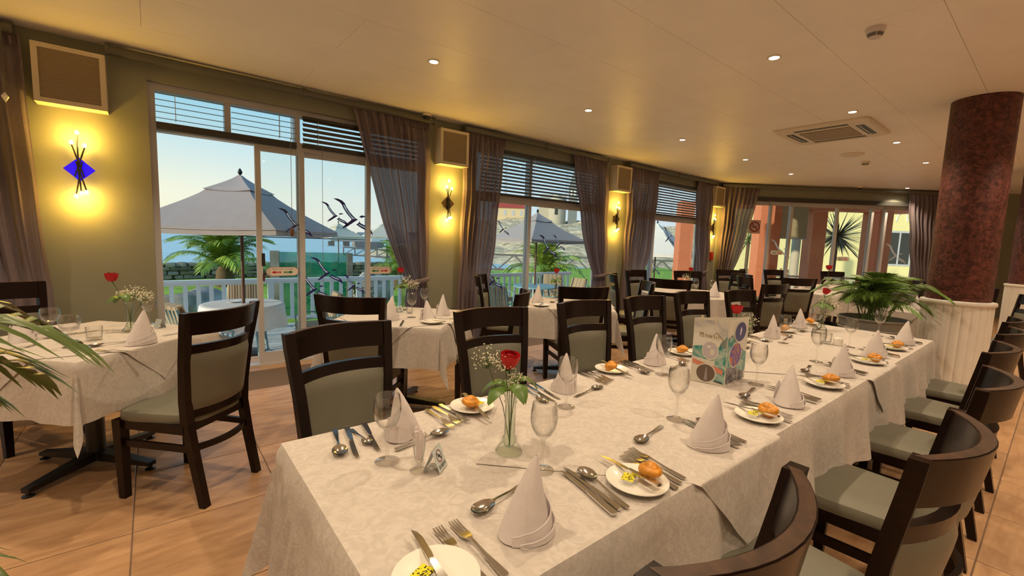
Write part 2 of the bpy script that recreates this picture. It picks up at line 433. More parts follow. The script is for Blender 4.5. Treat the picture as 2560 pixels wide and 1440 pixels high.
# far doors
wd = bpy.data.objects.new('window_5', None); COL.objects.link(wd); wd['kind'] = 'structure'
mb = MB(); fbox(mb, FO[0], FO[0]+.05, .05, .15, 0, FH); fbox(mb, FO[1]-.05, FO[1], .05, .15, 0, FH)
fbox(mb, FO[0]+.05, FO[1]-.05, .05, .15, FH-.05, FH); fbox(mb, FO[0]+.05, FO[1]-.05, .05, .15, -.012, .02)
obj('window_frame', mb, M['frame'], wd)
fbx = [FO[0]+.05, 1.26, 1.74, 2.80, 3.60, 3.92, FO[1]-.05]
for k in range(6):
    s0, s1 = fbx[k]-(.03 if k else 0), fbx[k+1]+(.03 if k < 5 else 0)
    t = .08 if k % 2 else .12
    mb = MB(); st = .055
    fbox(mb, s0, s0+st, t-.018, t+.018, .02, FH-.05); fbox(mb, s1-st, s1, t-.018, t+.018, .02, FH-.05)
    fbox(mb, s0+st, s1-st, t-.018, t+.018, .02, .14); fbox(mb, s0+st, s1-st, t-.018, t+.018, FH-.11, FH-.05)
    lf = obj('door_leaf', mb, M['frame'], wd)
    mp = MB(); fbox(mp, s0+st, s1-st, t-.003, t+.003, .14, FH-.11); obj('pane', mp, M['glass'], lf)
mb = MB(); fbox(mb, .78, 4.72, -.05, .03, FH-.03, FH+.06)
tag(obj('rolled_blind', mb, M['framedark']), 'long dark blind casing over the far patio doors', 'blind')

# venetian blinds
slatm = mat('grey_wood_slat', (.16, .16, .145), .5)
def blind(label, x0, x1, ztop, zbot, tilt, pitch, depth, cords, mtl=slatm, y=WY+.02, thick=.002, rail=True, group=None):
    root = thing('venetian_blind', label, 'blind', ((x0+x1)/2, y, zbot), 0, group)
    hw = (x1-x0)/2
    n = int((ztop-.03-zbot)/pitch)
    me = None
    for k in range(n+1):
        z = ztop-.035-k*pitch-zbot
        if me is None:
            m0 = MB().box(-hw, hw, -depth/2, depth/2, -thick/2, thick/2).xf(RX(tilt)); me = m0.mesh('slat'); me.materials.append(mtl)
        obj('slat', me, None, root, loc=(0, 0, z))
    if rail: obj('head_rail', MB().box(-hw, hw, -.025, .025, ztop-zbot-.03, ztop-zbot), M['framedark'], root)
    if rail: obj('bottom_rail', MB().box(-hw, hw, -.025, .025, -.028, -.002), M['framedark'], root)
    for c in cords:
        mb = MB()
        for dy in (-depth*.42, depth*.42): mb.box(c-.002-(x0+x1)/2, c+.002-(x0+x1)/2, dy-.001, dy+.001, 0, ztop-zbot-.03)
        obj('ladder_cord', mb, M['frame'], root)
    return root
thin = mat('thin_slat_edge', (.10, .13, .15), .5)
bdark = mat('shut_blind_slat', (.13, .105, .08), .5)
blind('half open venetian blind over the first transom pane of the doors', .07, .585, 2.60, 2.345, R(3), .052, .03, [.21], thin, rail=False)
blind('half open venetian blind over the second transom pane of the doors', .635, 1.20, 2.60, 2.345, R(3), .052, .03, [1.05, 1.16], thin, rail=False)
blind('closed brown venetian blind beside the mauve curtain over the doors', 1.27, 2.62, 2.60, 2.31, R(52), .05, .048, [1.42], bdark)
blind('raised slatted blind over the pair of gull-decorated panes by the second lamp', 3.5, 6.05, 2.63, 2.05, R(-24), .05, .045, [3.95, 4.46, 5.18], y=WY-.005)
blind('raised slatted blind over the window nearest the room corner', 6.92, 9.42, 2.63, 2.02, R(-24), .05, .045, [7.75, 8.2, 8.98], y=WY-.005)
tag(obj('rolled_blind', MB().box(.07, 1.2, WY-.02, WY+.03, 2.255, 2.315), M['framedark']), 'dark rolled blind along the transom above the open door', 'blind')
# hanging cords and a wooden acorn on the sliding door
cdm = mat('grey_cord', (.2, .22, .25), .6)
cp = thing('blind_cord', 'pair of blind cords ending in a brown wooden acorn', 'cord', (1.135, 5.045, 1.40))
obj('cord', MB().tube([(0,0,.03),(0,0,.95)], .0025, 5), cdm, cp)
obj('acorn', MB().lathe([(.004,.045),(.017,.035),(.021,.01),(.018,-.025),(.006,-.045)], 10), mat('brown_acorn', (.16,.07,.03), .4), cp, True)
tag(obj('blind_cord', MB().tube([(1.19,5.088,1.16),(1.192,5.088,2.3)], .0022, 5), cdm), 'thin pale cord hanging beside the door stile', 'cord')
tag(obj('blind_cord', MB().tube([(1.44,5.05,.85),(1.44,5.05,2.3)], .0022, 5), cdm), 'long single cord hanging in front of the gull stickers', 'cord')

# ------------------------------------------------------------------ curtain rails and curtains
def rail(label, p, q, rad=.036):
    root = thing('curtain_rail', label, 'curtain rail', p)
    v = Vector(q)-Vector(p)
    obj('pipe', MB().tube([(0,0,0), tuple(v)], rad, 14), M['rail'], root, True)
    n = v.normalized()
    for a in (0, .5, 1): obj('bracket', MB().tube([tuple(v*a-n*.012), tuple(v*a+n*.012)], rad+.008, 14), M['rail'], root, True)
rail('curtain rail over the wide sliding doors', (-.22, 4.99, 2.80), (2.72, 4.99, 2.80))
rail('curtain rail over the second window', (3.18, 4.99, 2.80), (6.0, 4.99, 2.80))
rail('curtain rail over the window before the corner', (6.6, 4.99, 2.80), (9.7, 4.99, 2.80))
rail('curtain rail end at the left picture edge', (-3.2, 4.99, 2.80), (-.74, 4.99, 2.80))
rail('curtain rail over the far patio doors', fw_pt(.02, -.11, 2.80), fw_pt(5.3, -.11, 2.80))

def curtain(label, tops, ties, bots, frame, pleats=9, amp=.035, ztop=2.765, tie_z=.86, seed=0, tie=True):
    """tops/ties/bots = (left, right) run of the cloth along the wall; frame(u, out, z) gives a world point"""
    rnd = random.Random(seed); ph = rnd.random()*6
    zb = .03
    def edge(z):
        if z >= tie_z:
            k = (z-tie_z)/(ztop-tie_z); k = k**.72
            return [ties[i]+(tops[i]-ties[i])*k for i in (0,1)]
        k = (z-zb)/(tie_z-zb); return [bots[i]+(ties[i]-bots[i])*k for i in (0,1)]
    base = frame((tops[0]+tops[1])/2, .1, 0)
    def fn(u, v):
        z = zb+(ztop-zb)*v; a, b = edge(z); x = a+(b-a)*u
        # small ruffles in the header, wide pleats under it
        k = min(1, max(0, (ztop-z)/.25))
        g = abs(z-tie_z); squeeze = 1-.55*math.exp(-(g/.22)**2)
        wv = math.sin(2*PI*pleats*u+ph)+.35*math.sin(2*PI*pleats*2.3*u+ph*2+z*.8)
        o = amp*(.35+.65*k)*wv*squeeze + .012*math.sin(7*z+u*5)
        p = frame(x, .085+o, z); return (p[0]-base[0], p[1]-base[1], p[2])
    root = thing('curtain', label, 'curtain', base)
    mb = MB().grid(pleats*14, 40, fn)
    obj('drape', mb, M['curtain'], root, True)
    def fh(u, v):
        z = ztop-.075+.085*v; a, b = edge(min(z, ztop)); x = a+(b-a)*u
        o = .018*math.sin(2*PI*pleats*2.6*u)
        p = frame(x, .088+o, z); return (p[0]-base[0], p[1]-base[1], p[2])
    obj('gathered_heading', MB().grid(pleats*22, 4, fh), M['curtain'], root, True)
    if tie:
        a, b = edge(tie_z); pts = []
        for i in range(17):
            t = 2*PI*i/16
            p = frame((a+b)/2+(b-a)/2*1.06*math.cos(t), .085+.055*math.sin(t)+.02, tie_z+.02*math.cos(t))
            pts.append((p[0]-base[0], p[1]-base[1], p[2]))
        obj('tie_back', MB().tube(pts, .018, 8, 1.4), M['curtain'], root, True)
    return root
lf = lambda u, o, z: (u, WY-o, z)
ff = lambda u, o, z: fw_pt(u, -o, z)
curtain('mauve sheer curtain swept to the right of the wide sliding doors', (1.76, 2.68), (2.40, 2.68), (2.36, 2.72), lf, 9, seed=1)
curtain('mauve curtain hanging right of the second diamond lamp', (3.19, 3.86), (3.14, 3.66), (3.12, 3.64), lf, 8, seed=2, tie=False)
curtain('mauve curtain gathered left of the third diamond lamp', (5.2, 6.02), (5.83, 6.16), (5.78, 6.22), lf, 8, seed=3)
curtain('mauve curtain hanging right of the third diamond lamp', (6.62, 7.55), (6.62, 7.26), (6.62, 7.24), lf, 9, seed=4, tie=False)
curtain('narrow mauve curtain before the room corner', (8.98, 9.62), (9.25, 9.62), (9.3, 9.66), lf, 6, seed=5)
curtain('mauve curtain swept aside left of the no smoking sign', (.06, .90), (.06, .36), (.06, .40), ff, 8, tie_z=.74, seed=6)
curtain('dark mauve curtain behind the planter palm', (4.25, 5.15), (4.62, 5.2), (4.6, 5.25), ff, 9, tie_z=.7, seed=7)
curtain('mauve curtain at the left picture edge by the first lamp', (-1.75, -.70), (-1.5, -.62), (-1.5, -.60), lf, 9, seed=8, tie=False)

cpull = thing('curtain_pull', 'white diamond shaped curtain pull at the left edge', 'curtain pull', (-.785, 4.93, 2.30))
obj('cord', MB().tube([(0,0,.02),(0,.02,.47)], .003, 5), M['rail'], cpull)
obj('pull', MB().loft([[(-.001,-.001,-.04),(.001,-.001,-.04),(.001,.001,-.04),(-.001,.001,-.04)],[(-.018,-.018,0),(.018,-.018,0),(.018,.018,0),(-.018,.018,0)],[(-.002,-.002,.03),(.002,-.002,.03),(.002,.002,.03),(-.002,.002,.03)]]), M['white'], cpull)

# ------------------------------------------------------------------ speaker boxes and sconces
bulb = emis('hot_filament_bulb', (1, .66, .22), 60)
def light(name, kind, loc, energy, col, parent, size=.03, **k):
    ld = bpy.data.lights.new(name, kind); ld.energy = energy; ld.color = col
    if kind == 'SPOT': ld.spot_size = k.get('cone', R(110)); ld.spot_blend = k.get('blend', .5)
    ld.shadow_soft_size = size
    lo = bpy.data.objects.new(name, ld); COL.objects.link(lo); lo.location = loc
    if parent: lo.parent = parent
    return lo
ORD = ['first', 'second', 'third', 'fourth']
spk = ['largest cream speaker box, above the blue diamond lamp', 'cream speaker box above the second diamond lamp', 'cream speaker box above the third diamond lamp', 'smallest cream speaker box in the room corner']
scl = ['wall lamp with glowing blue diamond and six flame bulbs', 'wall lamp with dark diamond beside the sliding doors', 'wall lamp with dark diamond between the second and third windows', 'wall lamp with dark diamond in the room corner']
blue = mat('cobalt_glass_diamond', (.012, .006, .55), .25, spec=.6)
bb = blue.node_tree.nodes['Principled BSDF']; bb.inputs['Emission Color'].default_value = (.02, .0, 1, 1); bb.inputs['Emission Strength'].default_value = .55  # weak emission puts the lit look into the blue glass
dk = mat('oblique_look_diamond', (.06, .04, .03), .3)  # dark colour stands in for the diamond glass seen obliquely
sticks = [(-.035,-.01,.10,.045,.0), (.0,.0,.15,.02,0), (.03,.01,.085,-.02,0)]
for k, x in enumerate((-.43, 2.98, 6.40, 9.82)):
    bxo = x-.01 if k == 0 else x+.03
    s = thing('wall_speaker', spk[k], 'speaker', (bxo, WY, 2.31), 0, 'cream speaker boxes on the window wall')
    hw, d = .205, .15
    mb = MB().box(-hw, hw, -d, 0, 0, .035).box(-hw, hw, -d, 0, .395, .43).box(-hw, -hw+.035, -d, 0, .035, .395).box(hw-.035, hw, -d, 0, .035, .395).box(-hw+.035, hw-.035, -.02, 0, .035, .395)
    obj('housing', mb, M['boxcream'], s)
    g = obj('grille', MB().box(-hw+.035, hw-.035, -d+.012, -.02, .035, .395), M['grille'], s)
    mb = MB()
    for i in range(24): mb.box(-hw+.037, hw-.037, -d+.006, -d+.013, .042+i*.0146, .0475+i*.0146)
    obj('grille_rib', mb, M['grille'], g)
    s = thing('wall_sconce', scl[k], 'wall lamp', (x, WY, 1.84), 0, 'diamond wall lamps on the window wall')
    a = .095
    obj('diamond_plate', MB().add([(-a,-.05,0),(0,-.05,-a),(a,-.05,0),(0,-.05,a),(-a,-.042,0),(0,-.042,-a),(a,-.042,0),(0,-.042,a)],
        [(0,1,2,3),(7,6,5,4),(0,4,5,1),(1,5,6,2),(2,6,7,3),(3,7,4,0)]), blue if k == 0 else dk, s)
    obj('back_plate', MB().box(-.03, .03, -.042, 0, -.05, .05), M['black'], s)
    for sg, rods in ((1, [(-.035,.19,.03),(.0,.27,-.015),(.04,.175,-.03)]), (-1, [(-.025,.20,.02),(.005,.175,-.02),(.035,.165,.0)])):
        for (rx, rh, lean) in rods:
            q = (rx, -.075, sg*rh)
            rd = obj('rod', MB().tube([(-rx*.5+lean*.3, -.06, -sg*.06), q], .0055, 7), M['black'], s, True)
            fl = obj('bulb', MB().sphere((q[0], q[1], q[2]+sg*.014), .0125, 8, 6, (1,1,1.3)), bulb, rd, True)
        light('sconce_light', 'POINT', (0.0, -.12, sg*.25), 6.5, (1, .56, .07), s, .03)
# fire call point and its neighbours
tag(obj('fire_call_point', MB().box(9.86, 9.95, WY-.05, WY, 1.12, 1.30), mat('red_plastic', (.35,.02,.01), .4)), 'small red fire call point below the corner lamp', 'call point')

# ------------------------------------------------------------------ ceiling fittings
lens = emis('halogen_lens', (1, .93, .78), 26)
ring = mat('cream_trim_ring', (.75, .68, .55), .4)
dlpos = []
xs_ = [-1.96, -.03, 1.89, 3.81, 5.73, 7.65, 9.58, 11.5]
seen = {(1.89,3.48):'ceiling spot light nearest the wide curtain', (3.81,3.48):'ceiling spot light in front of the second window', (5.73,3.48):'third ceiling spot light of the window row',
        (7.65,3.48):'fourth ceiling spot light of the window row', (9.58,3.48):'fifth ceiling spot light of the window row', (11.5,3.48):'last ceiling spot light of the window row',
        (3.81,1.56):'brightest ceiling spot light, over the long table', (5.73,1.56):'ceiling spot light just in front of the air conditioner', (7.65,1.56):'ceiling spot light just beyond the air conditioner', (9.58,1.56):'ceiling spot light left of the oxblood column'}
proto = None
for y in (3.48, 1.56, -.36, -2.28):
    for x in xs_:
        if not inside(x, y, -.4): continue
        vis = seen.get((x, y))
        lab = vis or 'recessed ceiling spot light behind the viewer'
        s = thing('downlight', lab, 'ceiling light', (x if (x,y)!=(3.81,1.56) else 3.75, y, CZ), 0, 'recessed ceiling spot lights')
        if proto is None:
            rm = MB().lathe([(.05,0),(.05,-.006),(.036,-.008),(.034,-.001)], 20, cap=False).mesh('trim_ring', True); rm.materials.append(ring)
            lm = MB().lathe([(.034,-.004),(.02,-.007),(.001,-.008)], 16).mesh('lamp_lens', True); lm.materials.append(lens)
            ld = bpy.data.lights.new('downlight_beam', 'SPOT'); ld.energy = LAMP; ld.color = (1, .775, .515); ld.spot_size = R(118); ld.spot_blend = .45; ld.shadow_soft_size = .028
            proto = (rm, lm, ld)
        obj('trim_ring', proto[0], None, s); obj('lamp_lens', proto[1], None, s)
        lo = bpy.data.objects.new('downlight_beam', proto[2]); COL.objects.link(lo); lo.parent = s; lo.location = (0, 0, -.02)
s = thing('downlight', 'tiny ceiling spot light over the far patio doors', 'ceiling light', (13.0, 2.37, CZ), 0, 'recessed ceiling spot lights')
obj('trim_ring', proto[0], None, s); obj('lamp_lens', proto[1], None, s)
lo = bpy.data.objects.new('downlight_beam', proto[2]); COL.objects.link(lo); lo.parent = s; lo.location = (0, 0, -.02)

def rrect(hx, hy, r, z, n=5):
    pts = []
    for cx, cy, a0 in ((hx-r,hy-r,0),(-hx+r,hy-r,90),(-hx+r,-hy+r,180),(hx-r,-hy+r,270)):
        for i in range(n): a = R(a0+90*i/(n-1)); pts.append((cx+r*math.cos(a), cy+r*math.sin(a), z))
    return pts
ac = thing('ceiling_cassette', 'square white ceiling air conditioner with black louvre slots', 'air conditioner', (6.5, 1.97, CZ))
acw = mat('cassette_plastic', (.70,.63,.52), .4)
obj('panel', MB().loft([rrect(.49,.49,.07,0), rrect(.49,.49,.07,-.02), rrect(.46,.46,.06,-.034)]), acw, ac)
gr = obj('intake_grille', MB().loft([rrect(.26,.26,.02,-.034), rrect(.255,.255,.02,-.040)]), mat('tan_mesh', (.22,.17,.11), .7), ac)
mb = MB()
for i in range(20): mb.box(-.25, .25, -.25+i*.0265, -.245+i*.0265, -.043, -.040)
obj('grille_rib', mb, acw, gr)
for a in range(4):
    Mx = RZ(a*PI/2)
    sl = obj('air_slot', MB().box(-.27,.27,.315,.395,-.0365,-.034).xf(Mx), M['black'], ac)
    obj('louvre', MB().box(-.265,.265,.347,.355,-.044,-.036).xf(Mx), acw, sl)
def smoke(loc, label, r, purple=False):
    s = thing('smoke_detector', label, 'smoke detector', loc)
    wm = mat('detector_plastic', (.62,.56,.56) if purple else (.62,.56,.46), .4)
    obj('base', MB().lathe([(r*.98,0),(r,-.008),(r*.96,-.014),(r*.85,-.036)], 24), wm, s, True)
    obj('vent_band', MB().lathe([(r*.80,-.036),(r*.72,-.046),(r*.62,-.056)], 24), M['black'], s, True)
    for k in range(3): obj('vent_ring', MB().lathe([(r*(.80-.07*k),-.0395-.0065*k),(r*(.82-.07*k),-.0405-.0065*k),(r*(.80-.07*k),-.0415-.0065*k)], 24, cap=False), wm, s)
    for k in range(4): 
        a = k*PI/2+.4
        obj('rib', MB().bar((r*.8*math.cos(a), r*.8*math.sin(a), -.037), (r*.6*math.cos(a), r*.6*math.sin(a), -.058), .004, .004), wm, s)
    obj('cap', MB().lathe([(r*.62,-.056),(r*.5,-.062),(r*.2,-.066),(.001,-.067)], 24), wm, s, True)
smoke((3.73, .94, CZ), 'round smoke detector at the upper right of the ceiling', .056, True)
smoke((8.96, 2.19, CZ), 'small smoke detector beyond the air conditioner', .06)
tag(obj('ceiling_diffuser', MB().lathe([(.15,0),(.15,-.012),(.11,-.028),(.02,-.034)], 28, (8.17,2.17,CZ)), acw, None, True), 'shallow round ceiling vent beyond the air conditioner', 'vent')
def dome(loc, label):
    s = thing('security_camera', label, 'camera', loc)
    obj('mount', MB().lathe([(.05,0),(.05,-.03),(.042,-.035)], 18), M['boxcream'], s, True)
    obj('dome', MB().lathe([(.042,-.03),(.04,-.05),(.028,-.066),(.001,-.072)], 18), M['black'], s, True)
dome((2.6, 4.93, CZ), 'small black dome camera at the end of the curtain rail')
dome((12.22, 3.03, CZ), 'small black dome camera above the far patio doors')

# ------------------------------------------------------------------ columns
flm = mat('white_fluted_plaster', (.70,.68,.64), .55, var=.04)
def column(name_label, x, y, r):
    c = thing('column', name_label, 'column', (x, y, 0))
    obj('shaft', MB().lathe([(r,.985),(r,CZ)], 40, cap=False), M['marble'], c, True)
    n = 24; rb = r+.025
    def fl(u, v):
        a = 2*PI*u; f = abs(math.sin(a*n/2)); rr = rb-.008*(1-f)**2
        return (rr*math.cos(a), rr*math.sin(a), .10+.84*v)
    obj('fluted_base', MB().grid(n*8, 2, fl, True), flm, c, True)
    obj('plinth', MB().lathe([(rb+.02,0),(rb+.02,.08),(rb,.10)], 40), flm, c, True)
    obj('base_ring', MB().lathe([(rb,.935),(rb+.012,.945),(rb+.016,.96),(rb+.010,.978),(r-.01,.985)], 40, cap=False), flm, c, True)
column('oxblood column with white fluted base by the planter', 6.1, .63, .235)
column('far oxblood column at the right picture edge', 11.3, .30, .30)

# ================================================================== furniture
def ring4(cx, cy, z, hx, hy): return [(cx-hx,cy-hy,z),(cx+hx,cy-hy,z),(cx+hx,cy+hy,z),(cx-hx,cy+hy,z)]
def make_chair():
    """origin on the floor under the seat, sitter looks along +Y"""
    c = thing('dining_chair', 'x', 'chair', (0,0,0))
    W = M['wood']
    def arc(u, half, y, bulge): # u -1..1
        return (half*u, y-bulge*(1-u*u))
    post = [(.180,-.275,0,.019,.017),(.180,-.225,.25,.02,.019),(.182,-.195,.43,.021,.021),(.190,-.195,.55,.021,.02),(.205,-.215,.75,.021,.018),(.222,-.245,.93,.021,.017),(.226,-.255,1.0,.021,.016)]
    for s in (-1, 1):
        lg = obj('rear_post', MB().loft([ring4(s*x, y, z, hx, hy) for x,y,z,hx,hy in post]), W, c)
        obj('floor_glide', MB().lathe([(.014,-.0),(.014,.006)], 8, (s*.18,-.275,0)), M['frame'], lg)
        obj('leg', MB().loft([ring4(s*.19, .185, 0, .018,.018), ring4(s*.195, .185, .40, .024,.024), ring4(s*.195,.185,.425,.024,.024)]), W, c)
        obj('side_stretcher', MB().bar((s*.186,-.20,.30),(s*.193,.165,.30), .018, .034), W, c)
    def rail_(name, z0, z1, half0, half1, y0, y1, bulge, th, mtl=W, n=13, parent=c):
        rings = []
        for i in range(n):
            u = -1+2*i/(n-1)
            a = arc(u, half0, y0, bulge); b = arc(u, half1, y1, bulge)
            rings.append([(a[0],a[1]-th/2,z0),(a[0],a[1]+th/2,z0),(b[0],b[1]+th/2,z1),(b[0],b[1]-th/2,z1)])
        return obj(name, MB().loft(rings), mtl, parent, True)
    tr = rail_('top_rail', .888, .998, .214, .222, -.238, -.255, .075, .03)
    rail_('worn_edge', .998, 1.0005, .222, .222, -.255, -.2555, .075, .024, M['worn'], parent=tr)
    rail_('middle_rail', .79, .836, .198, .204, -.221, -.228, .062, .026)
    rail_('bottom_rail', .455, .495, .172, .176, -.197, -.197, .035, .024)
    # padded back panel
    def pan(side):
        def fn(u, v):
            z = .493+.299*v; half = .170+.026*v; y = -.197-.025*v; bl = .035+.027*v
            uu = -1+2*u; x = half*uu; pad = .012+.016*math.sqrt(max(0,1-abs(uu)**6))*math.sqrt(max(0,1-abs(2*v-1)**8))
            return (x, y-bl*(1-uu*uu)+side*pad, z)
        return fn
    mb = MB().grid(15, 11, pan(1)); mb2 = MB().grid(15, 11, pan(-1)); mb2.f = [tuple(reversed(f)) for f in mb2.f]
    mb.add(mb2.v, mb2.f); obj('back_pad', mb, M['seat'], c, True)
    # seat frame and cushion
    obj('seat_frame', MB().loft([ring4(0,-.01,.375,.0,.0)]) if False else MB().box(-.193,.193,.168,.202,.375,.425).box(-.185,.185,-.21,-.185,.385,.425).box(-.205,-.18,-.19,.17,.378,.425).box(.18,.205,-.19,.17,.378,.425), W, c)
    def sq(e, z, fr=.225, bk=.185):
        pts = []
        for i in range(28):
            t = 2*PI*i/28; cx_, sy_ = math.cos(t), math.sin(t)
            k = (abs(cx_)**5+abs(sy_)**5)**(-1/5)
            y = sy_*k*.222; x = cx_*k*(bk+(fr-bk)*(y+.222)/.444)
            pts.append((x*e, y*e-.0, z))
        return pts
    obj('seat_cushion', MB().loft([sq(.985,.424), sq(1.0,.436), sq(1.0,.452), sq(.97,.468), sq(.88,.476), sq(.5,.481), sq(.05,.482)]), M['seat'], c, True)
    rail_('rear_stretcher', .285, .315, .175, .175, -.212, -.212, .05, .018)
    return c
chair0 = make_chair()
CH = 'dark wood dining chair'
used = [False]
def chair(mx, my, fx, fy, label, group):
    """mx,my = point under the middle of the top rail ends; fx,fy = the way the sitter looks"""
    n = math.hypot(fx, fy); fx /= n; fy /= n
    loc = (mx+fx*.255, my+fy*.255, 0); rz = math.atan2(-fx, fy)
    if not used[0]:
        used[0] = True; chair0.location = loc; chair0.rotation_euler = (0,0,rz); tag(chair0, label, None, group); return
    copy_tree(chair0, loc, rz, label, group)
g1 = 'chairs along the window side of the long table'
for mx, my, fx, fy, lab in [
    (.63,1.95,.2,-.98,'nearest dark wood chair on the window side of the long table'),
    (1.52,2.05,-.07,-1,'dark wood chair behind the red rose, window side of the long table'),
    (2.30,2.04,-.05,-1,'third dark wood chair on the window side of the long table'),
    (2.97,2.02,-.03,-1,'fourth dark wood chair on the window side of the long table'),
    (3.73,2.06,-.08,-1,'fifth dark wood chair, behind the picture menu card'),
    (4.36,1.92,-.1,-1,'farthest dark wood chair on the window side of the long table')]: chair(mx, my, fx, fy, lab, g1)
g2 = 'chairs along the aisle side of the long table'
for k, (mx, my, fx) in enumerate([(.69,.275,0),(1.40,.14,0),(2.18,.13,-.05),(2.96,.17,0),(3.70,.17,.03),(4.40,.20,0)]):
    chair(mx, my, fx, 1, ['nearest chair on the aisle side, its worn rail at the bottom edge','second aisle-side chair, curved back at the lower right','third aisle-side chair from the viewer','fourth aisle-side chair from the viewer','fifth aisle-side chair from the viewer','farthest aisle-side chair, before the oxblood column'][k], g2)
g3 = 'chairs at the small tables'
for mx, my, fx, fy, lab in [
    (.28,2.74,-.67,.74,'large chair in the left foreground with splayed rear legs'),
    (-.80,4.32,.55,-.83,'chair cut by the left edge, beyond the first small table'),
    (1.00,2.92,.72,.69,'chair in front of the sliding door leaf'),
    (2.27,2.70,-.7,.7,'edge-on chair pulled up to the second small table, behind the rose'),
    (2.87,4.08,.72,-.7,'edge-on chair against the second curtain'),
    (3.09,2.76,.42,.91,'chair backing onto the third small table'),
    (4.23,2.87,-.75,.66,'chair turned sideways right of the third small table'),
    (4.93,3.85,.6,-.8,'chair lit along its edge below the third lamp'),
    (4.90,3.00,.88,.48,'chair with its back to us at the round table'),
    (6.02,4.30,-.05,-1,'chair facing us in front of the corner window'),
    (6.88,3.90,-.5,-.86,'chair beyond the round table before the salmon pillar'),
    (7.30,3.22,-.86,.5,'chair right of the round table near the far curtain'),
    (8.35,3.90,-.8,-.6,'chair edge beside the far swept curtain'),
    (9.05,3.95,.4,-.9,'small far chair in front of the first patio pane'),
    (6.72,2.92,.72,-.7,'chair with pale lit back in front of the far table'),
    (5.72,2.12,.2,.98,'chair half hidden behind the white napkins of the long table'),
    (9.76,3.69,-.35,-.94,'far chair in front of the salmon pillar'),
    (7.42,2.43,.63,.78,'chair with its back to us before the far table, left of the planter'),
    (10.9,3.0,-.6,-.8,'far chair before the spiky plant outside'),
    (9.3,1.55,-1,.25,'far chair behind the planter fronds'),
    (7.5,.22,-.3,1,'dark chair right of the oxblood column'),
    (8.6,.75,-1,.1,'chair glimpsed between the planter palm and the column')]: chair(mx, my, fx, fy, lab, g3)

# ------------------------------------------------------------------ tables and cloths
def draper(hx, hy, lift=0, seed=0, wave=.05, kx=16):
    ph = seed*1.7
    def f(x, y):
        ox, oy = max(0, abs(x)-hx), max(0, abs(y)-hy); sx, sy = (1 if x > 0 else -1), (1 if y > 0 else -1)
        e = .004+lift*2.5
        if ox == 0 and oy == 0:
            return (x, y, lift + .0012*math.sin(3.1*x+ph)*math.sin(4.3*y))
        if oy == 0:
            win = min(1, (hy-abs(y))/.15)
            fl = ox*(.10+wave*win*math.sin(kx*y+ph)+.03*win*math.sin(kx*2.3*y+ph*3))
            d = min(ox, .02); z = lift-.0-(ox-.008 if ox > .02 else ox*.6)
            return (sx*(hx+e+fl+min(ox,.01)*.6), y, z)
        if ox == 0:
            win = min(1, (hx-abs(x))/.15)
            fl = oy*(.10+wave*win*math.sin(kx*x+ph+1)+.03*win*math.sin(kx*2.1*x+ph*2))
            z = lift-(oy-.008 if oy > .02 else oy*.6)
            return (x, sy*(hy+e+fl+min(oy,.01)*.6), z)
        a = math.atan2(oy, ox); r = math.hypot(ox, oy)
        rad = e+r*(.10+.20*math.sin(2*a)**2) - r*.10*math.sin(4*a)**2
        return (sx*(hx+rad*math.cos(a)), sy*(hy+rad*math.sin(a)), lift-max(0, r-.008))
    return f
def cloth_mesh(hx, hy, h, seed, nx=44, ny=44, lift=0):
    dr = draper(hx, hy, lift, seed)
    def axis(hh, n):
        k = [-(hh+h)+h*i/10 for i in range(10)]+[-hh+2*hh*i/(n-1) for i in range(n)]+[hh+h*(i+1)/10 for i in range(10)]
        return k
    X, Y = axis(hx, nx), axis(hy, ny)
    vs = [dr(x, y) for y in Y for x in X]; n = len(X); fs = []
    for j in range(len(Y)-1):
        for i in range(n-1): fs.append((j*n+i, j*n+i+1, (j+1)*n+i+1, (j+1)*n+i))
    return MB().add(vs, fs)
def overlay_mesh(hx, hy, half, cx, cy, lift, seed, n=44):
    """square cloth of half-diagonal `half`, turned 45 degrees, centred at cx,cy on the table"""
    dr = draper(hx, hy, lift, seed, .02)
    def fn(u, v):
        a, b = (2*u-1)*half/2, (2*v-1)*half/2
        return dr(cx+a-b, cy+a+b)
    return MB().grid(n, n, fn)
def pedestal(t, s):
    obj('pedestal', MB().lathe([(.045,.04),(.045,.70)], 14), M['black'], t, True)
    obj('top_plate', MB().box(-.2,.2,-.2,.2,.70,.715), M['black'], t)
    for k in range(4):
        a = k*PI/2+s; dx, dy = math.cos(a), math.sin(a)
        ft = obj('foot', MB().loft([[(dx*.03-dy*w, dy*.03+dx*w, .055+z) for w, z in ((-.03,-.02),(.03,-.02),(.03,.035),(-.03,.035))],
                                    [(dx*.36-dy*w, dy*.36+dx*w, .04+z) for w, z in ((-.022,-.015),(.022,-.015),(.022,.008),(-.022,.008))]]), M['black'], t)
        obj('glide', MB().lathe([(.026,0),(.026,.006),(.010,.012),(.010,.03)], 10, (dx*.345, dy*.345, 0)), M['black'], ft, True)
TZ = .757
def small_table(x, y, rz, nick, seed, half=.43, drop=.30, over=True, hang=.22):
    t = thing('dining_table', 'pedestal table under the white cloth, '+nick, 'table', (x,y,0), rz, 'small pedestal tables')
    obj('table_top', MB().loft([rrect(half-.004,half-.004,.012,.715), rrect(half-.004,half-.004,.012,.752)]), M['wood'], t)
    pedestal(t, PI/4*0)
    c = obj('tablecloth', cloth_mesh(half, half, drop, seed), M['cloth'], None, True, (x,y,TZ), rz)
    tag(c, 'white damask cloth on the small table '+nick, 'tablecloth', 'white tablecloths')
    if over:
        o = obj('overlay_cloth', overlay_mesh(half, half, half+hang, 0, 0, .003, seed, 100), M['cloth'], None, True, (x,y,TZ), rz)
        tag(o, 'white top cloth laid cornerwise on the table '+nick, 'tablecloth', 'white top cloths')
small_table(-.30, 3.46, R(45), 'at the left picture edge', 1)
